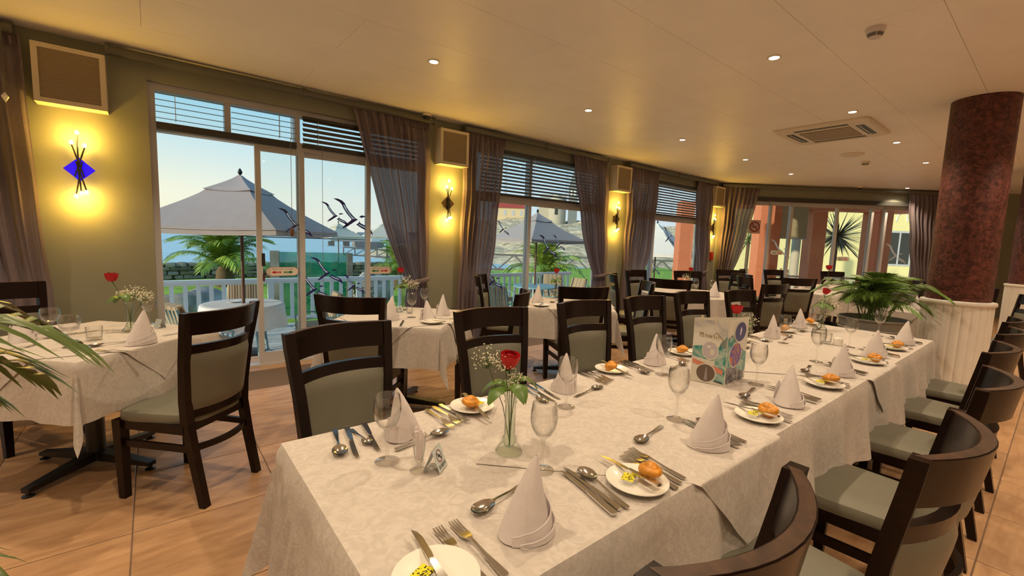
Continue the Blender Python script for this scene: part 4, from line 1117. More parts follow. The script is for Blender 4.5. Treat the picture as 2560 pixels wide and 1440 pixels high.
# ------------------------------------------------------------------ small tables' settings
GG = 'settings on the small tables'
napkin(-.07, 3.14, .6, 'leaning cone napkin on the left small table', 1, sc=1.08)
napkin(-.57, 3.50, 1.6, 'cone napkin at the left picture edge', 3)
nf = thing('rolled_napkin', 'flat rolled napkin beyond the balloon glasses', 'napkin', (-.46,3.74,ZT), .5)
obj('roll', MB().loft([rrect(.10,.035,.03,0), rrect(.10,.038,.03,.012), rrect(.095,.03,.025,.028)]), M['napkin'], nf, True)
obj('fold', MB().loft([rrect(.09,.012,.01,.028), rrect(.085,.009,.008,.036)]), M['napkin'], nf, True)
for x, y, lab in ((-.46,3.53,'balloon wine glass nearer the left picture edge'),(-.35,3.21,'balloon wine glass in front, left small table'),(-.03,3.77,'wine glass behind the leaning napkin')):
    put('wine_glass', BALLOON, x, y, ZT, 0, lab, 'wine glass', 'wine glasses')
put('tumbler', TUMB, -.27, 3.36, ZT, 0, 'squat tumbler on the left small table', 'glass', 'tumblers')
put('fork', FORK, -.16, 2.99, ZT, R(55), 'fork near the front edge of the left small table', 'fork', 'forks')
put('dessert_spoon', SPOON, -.19, 3.20, ZT, R(110), 'upturned spoon left of the leaning napkin', 'spoon', 'dessert spoons')
put('knife', KNIFE, .12, 3.36, ZT, R(120), 'knife behind the large foreground chair', 'knife', 'knives')
put('knife', KNIFE, -.36, 3.60, ZT, R(-60), 'knife beyond the squat tumbler', 'knife', 'knives')
put('fork', FORK, -.55, 3.28, ZT, R(-40), 'fork under the foreground palm frond', 'fork', 'forks')
napkin(1.40, 3.20, .3, 'cone napkin nearest the sliding door chair', 0, sc=1.1)
napkin(1.66, 3.07, 2.0, 'cone napkin behind the empty side plate', 2, sc=.95)
napkin(1.86, 3.20, 1.0, 'cone napkin at the right corner of the second small table', 4, sc=1.05)
put('wine_glass', GLASS, 1.59, 3.22, ZT, 0, 'wine glass between napkins on the second small table', 'wine glass', 'wine glasses')
put('wine_glass', GLASS, 1.84, 3.48, ZT, 0, 'farther wine glass on the second small table', 'wine glass', 'wine glasses')
put('tumbler', TUMB, 1.66, 3.40, ZT, 0, 'small tumbler on the second small table', 'glass', 'tumblers').scale = (.7,.7,.7)
plate(1.62, 2.94, 'empty side plate with a knife on the second small table')
put('butter_knife', KNIFE, 1.62, 2.94, ZT+.017, R(30), 'knife on the empty side plate', 'knife', 'butter knives')
put('knife', KNIFE, 1.42, 3.03, ZT, R(-30), 'knife in front of the first napkin, second small table', 'knife', 'knives')
put('fork', FORK, 1.78, 3.03, ZT, R(70), 'fork right of the empty side plate', 'fork', 'forks')
put('fork', FORK, 1.98, 3.25, ZT, R(60), 'fork at the right corner of the second small table', 'fork', 'forks')
napkin(3.14, 3.45, .4, 'cone napkin on the third small table', 1, sc=1.1)
napkin(3.62, 3.15, .2, 'cone napkin behind the chair of the third small table', 3)
plate(3.0, 3.23, 'side plate on the third small table')
put('butter_knife', KNIFE, 3.0, 3.23, ZT+.017, R(-50), 'knife on the plate of the third small table', 'knife', 'butter knives')
put('wine_glass', GLASS, 3.45, 3.45, ZT, 0, 'wine glass beside the drooping rose', 'wine glass', 'wine glasses')
put('dessert_spoon', SPOON, 3.30, 3.30, ZT, R(20), 'spoon on the third small table', 'spoon', 'dessert spoons')
napkin(5.74, 2.86, .2, 'cone napkin at the front of the round table', 2, sc=1.25)
napkin(5.95, 3.42, .2, 'cone napkin beside the round table rose', 0, sc=1.1)
put('wine_glass', GLASS, 5.74, 3.12, ZT, 0, 'left wine glass on the round table', 'wine glass', 'wine glasses')
put('wine_glass', GLASS, 6.05, 3.05, ZT, 0, 'right wine glass on the round table', 'wine glass', 'wine glasses')
plate(5.45, 2.92, 'side plate on the round table')
put('knife', KNIFE, 5.62, 2.93, ZT, R(30), 'knife on the round table', 'knife', 'knives')
napkin(8.1, 2.62, .2, 'cone napkin on the far patio table', 4, sc=1.1)
put('wine_glass', GLASS, 8.22, 2.5, ZT, 0, 'wine glass on the far patio table', 'wine glass', 'wine glasses')
napkin(9.75, 2.75, .2, 'cone napkin on the farthest table', 1)
put('wine_glass', GLASS, 10.0, 2.55, ZT, 0, 'wine glass on the farthest table', 'wine glass', 'wine glasses')
napkin(6.95, 1.05, .2, 'cone napkin behind the planter palm', 2)
put('wine_glass', GLASS, 6.85, 1.35, ZT, 0, 'wine glass behind the planter palm', 'wine glass', 'wine glasses')

# ------------------------------------------------------------------ palms indoors
def frond_mesh(length, arch, n=22, leaf_len=.20, lw=.012, droop=.5, seed=0, start=.25, up=.0):
    rnd = random.Random(seed); mb = MB(); pts = []
    for i in range(15):
        t = i/14; pts.append(Vector((length*t*(1-.12*t*t), 0, arch*math.sin(t*2.2)-.28*arch*t*t*2)))
    mb.tube([tuple(p) for p in pts], lambda t: .005*(1-.8*t)+.0008, 5)
    def at(t):
        f = t*14; i = min(13, int(f)); return pts[i].lerp(pts[i+1], f-i), (pts[i+1]-pts[i]).normalized()
    for k in range(n):
        t = start+(1-start)*k/(n-1); p, d = at(min(.999, t))
        ll = leaf_len*(.55+.75*math.sin(PI*min(1, (t-start)/(1-start)*.8+.18)))*(.85+.3*rnd.random())
        for s in (-1, 1):
            ang = R(62-34*t+8*rnd.random()); dv = (d*math.cos(ang)+Vector((0,s,0))*math.sin(ang)).normalized()
            side = dv.cross(Vector((0,0,1))).normalized(); z = Vector((0,0,1))
            q = [p, p+dv*ll*.35+z*(.10*ll), p+dv*ll*.7+z*(.06-.25*droop)*ll, p+dv*ll-z*droop*ll*.62]
            wd = [lw*.4, lw, lw*.75, .0006]
            vs = []
            for a, ww in zip(q, wd): vs += [tuple(a-side*ww), tuple(a+z*ww*.35), tuple(a+side*ww)]
            fs = []
            for i in range(3): fs += [(3*i,3*i+1,3*i+4,3*i+3),(3*i+1,3*i+2,3*i+5,3*i+4)]
            mb.add(vs, fs)
    return mb
FR = [frond_mesh(.62, .36, 34, .15, .0055, .7, i) for i in range(3)]
FRM = []
for i, f in enumerate(FR):
    me = f.mesh('frond', True); me.materials.append(M['leaf']); FRM.append(me)
pl = thing('planter_palm', 'leafy green palm growing in the grey ribbed tub', 'plant', (5.58,1.15,.70))
rnd = random.Random(3)
for i in range(40):
    o = obj('frond', FRM[i % 3], None, pl, loc=(.10*math.cos(i*2.4), .10*math.sin(i*2.4), 0))
    o.rotation_euler = (rnd.uniform(-.3,.3), -R(rnd.choice((30, 46, 60, 74, 38, 66, 20))), i*2.399)
    s = .55+.42*rnd.random(); o.scale = (s, s, s)
tub = thing('planter_tub', 'grey ribbed metal tub beside the fluted column base', 'planter', (5.58,1.15,0))
tg = mat('galvanised_grey', (.22,.225,.21), .5, .3)
pr = [(.24,0),(.27,.02)]
obj('body', MB().lathe([(.001,0),(.25,0),(.275,.70),(.285,.755),(.278,.76),(.262,.70),(.001,.69)], 40), tg, tub, True)
for k in range(9): obj('rib', MB().lathe([(.252+.0018*k*4*.5,.08+.072*k),(.2595+.0036*k,.087+.072*k),(.252+.0036*k,.094+.072*k)], 40, cap=False), tg, tub, True)
obj('rim', MB().lathe([(.282,.748),(.294,.752),(.296,.762),(.284,.768),(.276,.762)], 40, cap=False), tg, tub, True)
obj('soil', MB().lathe([(.262,.70),(.001,.715)], 30), mat('potting_soil', (.03,.02,.012), .95), tub)
# big palm at the left edge, mostly outside the picture
big = thing('foreground_palm', 'long palm fronds reaching in from the left edge', 'plant', (-.86,1.18,0))
LF = [me_of(frond_mesh(.86, .20, 13, .17, .0105, .34, 20+i, .40), 'frond', M['leaf2']) for i in range(2)]
for i, (z, rx, ry, rz, s) in enumerate([(1.06,.25,.0,R(28),1.02),(1.03,-.3,.03,R(23),.92),(1.01,.1,.06,R(33),.84),(.9,0,-.5,R(100),.9),(.9,0,-.6,R(190),.9),(.9,0,-.45,R(280),.85),(.78,.1,.05,R(0),.78),(.9,0,-.8,R(340),.5)]):
    o = obj('frond', LF[i % 2], None, big, loc=(.0,0,z)); o.rotation_euler = (rx, ry, rz); o.scale = (s,s,s)
obj('stem', MB().tube([(0,0,.40),(0,0,.95)], .03, 10), M['trunk'], big, True)
pt = thing('plant_pot', 'dark round pot holding the left edge palm', 'planter', (-.86,1.18,0))
obj('body', MB().lathe([(.16,0),(.20,.38),(.21,.40),(.195,.40),(.17,.36),(.001,.36)], 28), M['black'], pt, True)
obj('soil', MB().lathe([(.18,.37),(.001,.385)], 20), bpy.data.materials['potting_soil'], pt)

# ================================================================== stickers on the glass
def pts(raw): return [((x-1300)/700, -(y-650)/700) for x, y in raw]
B_UP = pts([(950,352),(1035,352),(1105,378),(1150,420),(1180,485),(1228,556),(1290,625),(1345,675),(1385,688),(1330,722),(1260,772),(1190,820),(1120,852),(1108,838),(1180,768),(1240,724),(1268,690),(1240,660),(1180,590),(1125,505),(1098,445),(1060,405),(1000,375)])
B_UPW = pts([(1120,440),(1153,455),(1200,548),(1262,628),(1325,680),(1284,688),(1215,602),(1143,502)])
B_HEAD = pts([(1400,640),(1440,612),(1485,615),(1535,630),(1480,642),(1440,656)])
B_LOW = pts([(1405,712),(1420,745),(1480,775),(1560,805),(1610,850),(1640,905),(1652,955),(1600,915),(1540,880),(1450,840),(1390,805),(1348,775),(1390,750)])
B_LOWW = pts([(1402,766),(1450,787),(1540,822),(1578,858),(1500,834),(1425,800),(1385,778)])
def gull(label, place, size, m=None, group='gull stickers on the glass'):
    """place(a, b, d): point at a,b across the glass, d in front of it"""
    base = place(0, 0, 0); g = thing('gull_sticker', label, 'window sticker', base, 0, group)
    from mathutils.geometry import tessellate_polygon
    def poly(nm, P, mt, d0, hole=None):
        loops = [[Vector((a, b, 0)) for a, b in P]]+([[Vector((a, b, 0)) for a, b in hole]] if hole else [])
        tris = tessellate_polygon(loops); vs = []
        for lp in loops:
            for a in lp: q = place(a.x*size, a.y*size, d0); vs.append(tuple(q[i]-base[i] for i in range(3)))
        obj(nm, MB().add(vs, [tuple(t) for t in tris]), mt, g)
    mk = m or M['ink']
    poly('upper_wing', B_UP, mk, .001, B_UPW); poly('head', B_HEAD, mk, .001); poly('lower_wing', B_LOW, mk, .001, B_LOWW)
    poly('upper_wing_patch', B_UPW, M['stickerwhite'], .001); poly('lower_wing_patch', B_LOWW, M['stickerwhite'], .001)
def onwall(x, z, yy): return lambda a, b, d: (x+a, yy-d, z+b)
yb = WY+.10+.025-.003; ya = WY+.10-.02-.003
gull('largest navy gull sticker, beside the swept curtain', onwall(1.83, 1.60, yb), .46)
gull('second largest navy gull sticker, left of the largest', onwall(1.62, 1.62, yb), .30)
gull('navy gull sticker behind the door stile and acorn', onwall(1.20, 1.50, WY+.085), .34)
gull('navy gull sticker over the white railing', onwall(1.53, .98, yb), .36)
gull('faint navy gull sticker above the sliding door chair', onwall(1.39, .80, yb), .34)
gull('small navy gull sticker right above the door chair', onwall(1.83, .82, yb), .27)
gull('navy gull sticker over the red roofed house view', onwall(3.98, 1.57, ya), .24)
gull('navy gull sticker low beside the second curtain', onwall(3.83, .83, ya), .38)
gull('navy gull sticker over the outdoor palm', onwall(4.94, 1.32, yb), .42)
gull('smaller navy gull sticker overlapping the palm gull', onwall(5.18, 1.38, yb), .30)
gull('half hidden navy gull sticker at the curtain edge', onwall(3.72, 1.45, ya), .2)
gull('navy gull sticker before the outdoor canopies', onwall(8.35, 1.60, yb), .42)
gull('navy gull sticker low in the corner window', onwall(7.95, .95, yb), .36)
gull('navy gull sticker at the edge of the third curtain', onwall(7.35, 1.18, ya), .3)
fbird = clothmat('frosted_sticker', (.80,.80,.78), .6, see=.3, var=0, bump=0)
gull('pale gull sticker on the first far patio pane', lambda a, b, d: fw_pt(1.55+a, .07-d, 1.42+b), .5, fbird)
gull('pale gull sticker on the last far patio pane', lambda a, b, d: fw_pt(4.25+a, .07-d, 1.40+b), .55, fbird)

def text_mesh(s, size, m, name):
    cu = bpy.data.curves.new(name, 'FONT'); cu.body = s; cu.size = size; cu.align_x = 'CENTER'; cu.align_y = 'CENTER'
    o = bpy.data.objects.new(name, cu); COL.objects.link(o)
    bpy.context.view_layer.update()
    me = bpy.data.meshes.new_from_object(o.evaluated_get(bpy.context.evaluated_depsgraph_get()))
    bpy.data.objects.remove(o); me.materials.clear(); me.materials.append(m); return me
redm = mat('sign_red', (.55,.02,.03), .5); grnm = mat('sign_green', (.01,.18,.07), .5); creamm = mat('sign_cream', (.78,.74,.68), .5); blk = M['black']
def door_sign(label, loc, rz, red_left, w_=.155, h_=.046):
    s = thing('door_sign', label, 'sign', loc, rz, 'close the doors stickers')
    def stad(hw, hh, n=8):
        P = []
        for i in range(n+1): a = -PI/2+PI*i/n; P.append((hw-hh+hh*math.cos(a), hh*math.sin(a)))
        for i in range(n+1): a = PI/2+PI*i/n; P.append((-hw+hh+hh*math.cos(a), hh*math.sin(a)))
        return P
    def flat(nm, P, m, d):
        obj(nm, MB().add([(x,-d,z) for x, z in P], [tuple(range(len(P)))]), m, s)
    obj('border', MB().prism(stad(w_,h_), 0, .001).xf(RX(PI/2)), redm if red_left else grnm, s)
    flat('face', stad(w_-.003,h_-.003), creamm, .0014)
    for sg, m in ((-1, redm if red_left else grnm), (1, grnm if red_left else redm)):
        P = [(.012,-.009),(.072,-.009),(.072,-.018),(.105,-.0),(.072,.018),(.072,.009),(.012,.009)]
        P = [(sg*x+0*.0, z-.008) for x, z in P]
        if sg < 0: P.reverse()
        flat('arrow', P, m, .0018)
        tx = ('CLOSE' if (sg < 0) == red_left else 'OPEN')
        o = obj('arrow_word', text_mesh(tx, .014, creamm, 'arrow_word'), None, s, loc=(sg*.042, -.0022, -.008)); o.rotation_euler = (PI/2, 0, 0)
    o = obj('heading', text_mesh('PLEASE CLOSE THE DOORS', .0165, blk, 'heading'), None, s, loc=(0, -.0022, .024)); o.rotation_euler = (PI/2, 0, 0)
door_sign('please close the doors sticker, red arrow at left', (1.065, WY+.10-.02-.004, .985), 0, True)
door_sign('please close the doors sticker, green arrow at left', (2.13, WY+.10-.02-.004, .985), 0, False)
def farsign(s_, z, label):
    p = fw_pt(s_, .05, z); door_sign(label, p, FAR_ANG, False, .15, .05)
farsign(1.47, 1.34, 'close the doors sticker on the far salmon pane'); farsign(3.02, 1.25, 'close the doors sticker before the spiky plant')
ns = thing('no_smoking_sign', 'square no smoking sign on the first far patio pane', 'sign', fw_pt(.90, .045, 1.91), FAR_ANG)
obj('board', MB().box(-.13,.13,-.004,0,-.155,.155), mat('sign_pink', (.62,.42,.42), .5), ns)
rm_ = mat('sign_dark_red', (.22,.01,.02), .5)
n = 30; rg = MB().add([(r*math.cos(2*PI*i/n),-.005,r*math.sin(2*PI*i/n)) for r in (.092,.118) for i in range(n)], [(i,(i+1)%n,n+(i+1)%n,n+i) for i in range(n)])
obj('prohibition_ring', rg, rm_, ns)
obj('slash', MB().add([(-.072,-.0052,.058),(-.058,-.0052,.072),(.072,-.0052,-.058),(.058,-.0052,-.072)], [(0,1,2,3)]), rm_, ns)
obj('cigarette', MB().add([(-.065,-.0048,-.012),(.055,-.0048,-.012),(.055,-.0048,.006),(-.065,-.0048,.006)], [(0,1,2,3)]), blk, ns)
obj('smoke', MB().tube([(.06,-.005,.012),(.05,-.005,.03),(.065,-.005,.042),(.05,-.005,.056)], .005, 5), blk, ns)

# ================================================================== outdoors
PZ = -.35; LZ = -.50; SEA = -2.2
lawn_m = twotone('lawn_green', (.18,.34,.03), (.36,.54,.07), 3.0, .3, .7, .95, .5, 10)
pave_m = mat('pale_patio_slab', (.56,.56,.54), .8, var=.18, vscale=5, objvar=.12)
struct('patio_bed', MB().prism([(-6,WY+.22),(CX+.4,WY+.22),fw_pt(-.1,.3,0)[:2],fw_pt(9,.3,0)[:2],fw_pt(9,7,0)[:2],fw_pt(2,7,0)[:2],(9.8,9.25),(-6,9.25)], PZ-.3, PZ-.012), mat('patio_mortar', (.25,.25,.24), .9))
pav = bpy.data.objects['patio_bed']
rnd = random.Random(11)
for i in range(-2, 14):
    for j in range(6):
        x0, y0 = .0+i*.66, WY+.24+j*.66
        if x0 < -.9 or x0 > 9.2: continue
        obj('paving_slab', MB().box(x0+.008, x0+.652-rnd.random()*.01, y0+.008, y0+.652-rnd.random()*.01, PZ-.012, PZ+rnd.random()*.004), pave_m, pav)
struct('door_step', MB().box(.0, 2.75, WY+.22, WY+.62, PZ, -.16), pave_m)
struct('lawn', MB().grid(60, 40, lambda u, v: (-14+46*u, 9.26+13*v, LZ+.04*math.sin(u*40)*math.sin(v*17)+.25*max(0,u-.55)*v)), lawn_m, True)
sea_m = twotone('evening_sea', (.34,.56,.66), (.56,.72,.77), .30, .3, .72, .5, 1.2, 8, .2, stretch=(1,3,1), spec=.15)
struct('sea', MB().box(-900, 900, 22, 2600, SEA-1, SEA), sea_m)
struct('shore_bank', MB().grid(50, 8, lambda u, v: (-14+60*u, 21.2+4.5*v, LZ-.05-1.9*v+.25*noise.noise(Vector((u*40,v*5,0))))), M['rock'], True)
# railing
rl = thing('patio_railing', 'white painted balustrade along the patio edge', 'railing', (0,9.05,PZ))
RH = .90
obj('top_rail', MB().box(-2.5, 9.5, -.045, .045, RH-.05, RH).box(-2.5, 9.5, -.03, .03, RH-.09, RH-.05), M['whitepaint'], rl)
obj('bottom_rail', MB().box(-2.5, 9.5, -.025, .025, .13, .18), M['whitepaint'], rl)
bal = me_of(MB().box(-.03,.03,-.02,.02,.18,RH-.09), 'baluster', M['whitepaint'], False)
pst = me_of(MB().box(-.045,.045,-.045,.045,0,RH-.05), 'railing_post', M['whitepaint'], False)
for i in range(66):
    x = -2.3+i*.18
    obj('railing_post' if i % 9 == 4 else 'baluster', pst if i % 9 == 4 else bal, None, rl, loc=(x,0,0))

# parasols
def parasol(x, y, label, half, rim, peak, zb=PZ, rz=0, col=None, wood=True):
    p = thing('parasol', label, 'parasol', (x,y,zb), rz, 'square patio parasols')
    cm = col or M['canvas']
    obj('pole', MB().lathe([(.021,0.03),(.021,peak-zb-.02)], 10), mat('parasol_pole', (.13,.06,.035), .5) if 'parasol_pole' not in bpy.data.materials else bpy.data.materials['parasol_pole'], p, True)
    obj('base', MB().lathe([(.26,0),(.26,.05),(.05,.07),(.03,.25)], 20), M['black'], p, True)
    rz_, pz_ = rim-zb, peak-zb
    def tier(r0, z0, r1, z1, n=9, sag=.05):
        mb = MB()
        for k in range(4):
            a0, a1 = k*PI/2, (k+1)*PI/2
            def fn(u, v):
                r = r0+(r1-r0)*v; q0 = Vector((r*math.cos(a0), r*math.sin(a0))); q1 = Vector((r*math.cos(a1), r*math.sin(a1)))
                q = q0.lerp(q1, u); z = z0+(z1-z0)*(v**.82)
                return (q.x, q.y, z - sag*math.sin(PI*u)*v*.6 )
            mb.grid(n, n, fn)
        return mb
    vr = half*.32
    obj('canopy', tier(vr*.8, pz_-.10-.22*(pz_-rz_)*.5, half, rz_), cm, p, True)
    obj('valance', MB().loft([[(half*math.cos(k*PI/2), half*math.sin(k*PI/2), rz_) for k in range(4)], [(half*1.0*math.cos(k*PI/2), half*1.0*math.sin(k*PI/2), rz_-.05) for k in range(4)]], cap=False) if False else tier(half*.985, rz_, half, rz_-.06, 9, .05), cm, p, True)
    obj('vent_cap', tier(.03, pz_, vr, pz_-.30*(pz_-rz_), 9, .04), cm, p, True)
    obj('finial', MB().lathe([(.012,-.02),(.012,.01),(.028,.03),(.03,.05),(.018,.075),(.001,.10)], 12, (0,0,pz_)), M['black'], p, True)
    for k in range(4):
        a = k*PI/2
        obj('rib', MB().bar((.03*math.cos(a),.03*math.sin(a),pz_-.16),(half*.97*math.cos(a),half*.97*math.sin(a),rz_-.0), .02, .02), bpy.data.materials['parasol_pole'], p)
parasol(.97, 7.15, 'big grey parasol seen through the open door', 1.36, 1.42, 2.14, rz=R(-83))
parasol(7.0, 7.8, 'grey parasol behind the second window', 1.15, 1.44, 2.05, rz=R(-47))
parasol(8.4, 19.6, 'small far parasol beyond the largest gull', 1.5, 1.34, 2.08, LZ, R(-60), mat('cream_canvas', (.62,.57,.48), .85))
parasol(6.1, 19.2, 'smaller far parasol half behind the first gulls', 1.1, 1.30, 1.85, LZ, R(-30), bpy.data.materials['cream_canvas'])
parasol(12.6, 8.3, 'white parasol slope in the corner window', 1.5, 1.15, 2.1, LZ, R(-30), mat('white_canvas', (.74,.72,.70), .85))

# patio furniture
def patio_chair(x, y, rz, label):
    c = thing('patio_chair', label, 'chair', (x,y,PZ), rz, 'patio chairs with striped cushions')
    bm = M['bluemetal']; c.scale = (1, 1, .87)
    for s in (-1, 1):
        obj('front_leg', MB().tube([(s*.27,.30,0),(s*.25,.24,.20),(s*.25,.23,.40)], .014, 8), bm, c, True)
        obj('rear_leg', MB().tube([(s*.26,-.32,0),(s*.24,-.22,.22),(s*.24,-.22,.40)], .014, 8), bm, c, True)
        obj('arm', MB().tube([(s*.25,.23,.38),(s*.29,.24,.56),(s*.30,.12,.62),(s*.29,-.10,.62),(s*.26,-.24,.60)], .014, 8), bm, c, True)
        obj('back_upright', MB().tube([(s*.24,-.22,.36),(s*.25,-.30,.70),(s*.24,-.36,.95)], .014, 8), bm, c, True)
    obj('seat_frame', MB().box(-.25,.25,-.22,.25,.36,.385), bm, c)
    for i in range(5): obj('back_slat', MB().tube([(-.16+.08*i,-.235,.42),(-.16+.08*i,-.36,.93)], .008, 6), bm, c)
    obj('seat_cushion', MB().loft([rrect(.24,.25,.05,.385), rrect(.25,.26,.05,.42), rrect(.24,.25,.05,.47)]), M['stripe'], c, True)
    bc = MB().loft([rrect(.25,.05,.03,0), rrect(.25,.055,.03,.28), rrect(.24,.04,.03,.55)]).xf(T(0,-.19,.46) @ RX(R(14)))
    obj('back_cushion', bc, M['stripe'], c, True)
pt0 = thing('patio_table', 'round patio table under a bluish white cloth', 'table', (.97,7.15,PZ))
obj('table_top', MB().lathe([(.50,.70),(.50,.735)], 30).lathe([(.022,.70),(.022,.735)], 8, cap=False), M['bluemetal'], pt0)
for k in range(4):
    a = k*PI/2+.4; obj('leg', MB().tube([(.34*math.cos(a),.34*math.sin(a),0),(.25*math.cos(a),.25*math.sin(a),.70)], .018, 8), M['bluemetal'], pt0, True)
def rc2(u, v):
    a = 2*PI*u; q = .026+v*.80
    if q < .51: return (q*math.cos(a), q*math.sin(a), 0)
    d = q-.51; r = .514+d*(.10+.09*math.sin(9*a)); return (r*math.cos(a), r*math.sin(a), -d)
tag(obj('tablecloth', MB().grid(90, 30, rc2, True), M['patiocloth'], None, True, (.97,7.15,PZ+.739)), 'bluish white cloth on the patio table', 'tablecloth', 'white tablecloths')
put('side_plate', PLATE, .86, 7.28, PZ+.742, 0, 'white plate on the patio table', 'plate', 'patio tableware')
put('fork', FORK, 1.02, 6.92, PZ+.742, R(80), 'fork on the patio table', 'fork', 'patio tableware')
patio_chair(.42, 6.62, R(-66), 'striped patio chair left of the patio table')
patio_chair(1.12, 8.1, R(172), 'striped patio chair beyond the patio table')
patio_chair(1.86, 6.95, R(82), 'striped patio chair seen through the sliding leaf')
patio_chair(4.35, 8.25, R(150), 'striped patio chair behind the swept curtain and rose')
bt = thing('patio_table', 'bare powder blue patio table behind the second window', 'table', (6.9,7.6,PZ))
obj('table_top', MB().lathe([(.55,.70),(.55,.73)], 30), M['bluemetal'], bt)
for k in range(4):
    a = k*PI/2+.4; obj('leg', MB().tube([(.36*math.cos(a),.36*math.sin(a),0),(.28*math.cos(a),.28*math.sin(a),.70)], .018, 8), M['bluemetal'], bt, True)
patio_chair(5.35, 6.95, R(-60), 'blue framed patio chair at the lower corner of the second window')
patio_chair(6.35, 8.35, R(-160), 'striped patio chair beyond the blue table')
patio_chair(8.0, 7.6, R(90), 'striped patio chair right of the blue table')
patio_chair(8.3, 8.5, R(140), 'striped patio chair beside the salmon pier')

# date palms
def date_palm(x, y, z, label, r=1.7, h=.35, n=34, seed=0):
    p = thing('date_palm', label, 'palm tree', (x,y,z), 0, 'date palms on the lawn')
    obj('trunk', MB().lathe([(.28,-.2),(.30,.1),(.26,h),(.18,h+.15)], 12), M['trunk'], p, True)
    rnd = random.Random(seed)
    for i in range(n):
        o = obj('frond', DPF[i % 2], None, p, loc=(0,0,h+.08)); s = r*(.8+.35*rnd.random())
        o.scale = (s, s, s); o.rotation_euler = (rnd.uniform(-.2,.2), -R(rnd.uniform(-5, 72)), i*2.399)
DPF = [me_of(frond_mesh(1.0, .28, 34, .22, .010, .35, 40+i, .12), 'frond', M['palmgreen']) for i in range(2)]
date_palm(1.92, 18.0, LZ, 'date palm under the big parasol', 1.85, .5, 42, seed=1)
date_palm(7.2, 15.6, LZ, 'date palm half hidden by the swept curtain', 1.35, .35, seed=2)
date_palm(12.1, 12.9, LZ, 'yellowing date palm in the second window', 1.65, .45, 40, 3)
# stone wall of separate stones
sw = thing('garden_wall', 'low dry stone wall between lawn and sea', 'wall', (0,20.6,LZ))
stones = []
for i in range(3):
    rnd = random.Random(i)
    mb = MB()
    def st_(u, v):
        a = 2*PI*u; th = PI*v; d = Vector((math.sin(th)*math.cos(a), math.sin(th)*math.sin(a), -math.cos(th)))
        k = 1+.28*noise.noise(d*1.7+Vector((i*5,0,0)))
        q = [math.copysign(abs(c)**.6, c)*k for c in d]; return (q[0]*.19, q[1]*.16, q[2]*.095)
    stones.append(me_of(mb.grid(8, 6, st_, True), 'stone', M['slate']))
obj('core', MB().box(-4, 14, .0, .3, 0, .55), M['slate'], sw)
rnd = random.Random(5)
for row in range(4):
    x = -.6+.15*row
    while x < 9.5:
        o = obj('stone', stones[rnd.randrange(3)], None, sw, loc=(x, -.02+.03*rnd.random(), .09+.155*row))
        k = rnd.uniform(.75, 1.25); o.scale = (k, 1, rnd.uniform(.85,1.1)); o.rotation_euler = (0, rnd.uniform(-.1,.1), rnd.choice((0,PI))+rnd.uniform(-.2,.2))
        x += .34*k
def boulder(x, y, z, s, label, seed):
    def fn(u, v):
        a = 2*PI*u; th = PI*v; d = Vector((math.sin(th)*math.cos(a), math.sin(th)*math.sin(a), -math.cos(th)))
        k = 1+.35*noise.noise(d*1.3+Vector((seed,0,0)))+.10*noise.noise(d*4)
        return (d.x*s[0]*k, d.y*s[1]*k, d.z*s[2]*k)
    tag(obj('boulder', MB().grid(26, 18, fn, True), M['rock'], None, True, (x,y,z)), label, 'rock', 'boulders on the lawn')
boulder(.75, 12.3, LZ+.12, (.85,.5,.42), 'flat grey boulder on the lawn behind the balusters', 3)
boulder(4.9, 12.6, LZ+.15, (.55,.5,.65), 'grey boulder behind the second door sticker', 8)
# green mesh fence
gm = thing('mesh_fence', 'green shade mesh fence stretched between stone piers', 'fence', (2.05,10.5,LZ), R(-14))
mesh_m = clothmat('green_shade_mesh', (.01,.30,.17), .45, see=.22, var=.1, vscale=4, bump=0)
obj('mesh_sheet', MB().grid(20, 6, lambda u, v: (.05+1.35*u, .02*math.sin(u*14), 1.48*v)), mesh_m, gm, True)
obj('pier', MB().box(-.12,.05,-.1,.1,0,1.5), M['slate'], gm); obj('pier', MB().box(1.40,1.52,-.1,.1,0,1.48), M['slate'], gm)
def bush(x, y, z, s, label, m, n=420, seed=0):
    b = thing('shrub', label, 'shrub', (x,y,z)); rnd = random.Random(seed); mb = MB()
    for i in range(n):
        d = Vector((rnd.gauss(0,1), rnd.gauss(0,1), rnd.gauss(0,1))).normalized()*rnd.random()**.35
        p = Vector((d.x*s[0], d.y*s[1], s[2]+d.z*s[2])); r = .06
        a = Vector((rnd.uniform(-1,1),rnd.uniform(-1,1),rnd.uniform(-1,1))).normalized()*r; c = a.cross(Vector((rnd.random(),rnd.random(),1))).normalized()*r*.5
        mb.add([tuple(p-a),tuple(p+c),tuple(p+a),tuple(p-c)], [(0,1,2,3)])
    o = obj('foliage', mb, m, b); o['kind'] = 'stuff'
    obj('stem', MB().tube([(0,0,0),(0,0,s[2])], .03, 6), M['trunk'], b)
olive = mat('olive_shrub', (.09,.11,.035), .8, var=.4, vscale=2)
bush(3.6, 12.0, LZ, (.9,.5,.40), 'dark shrub behind the green mesh', olive, 500, 1)
bush(4.6, 20.0, LZ, (1.0,.4,.35), 'dark undergrowth right of the first date palm', olive, 500, 2)
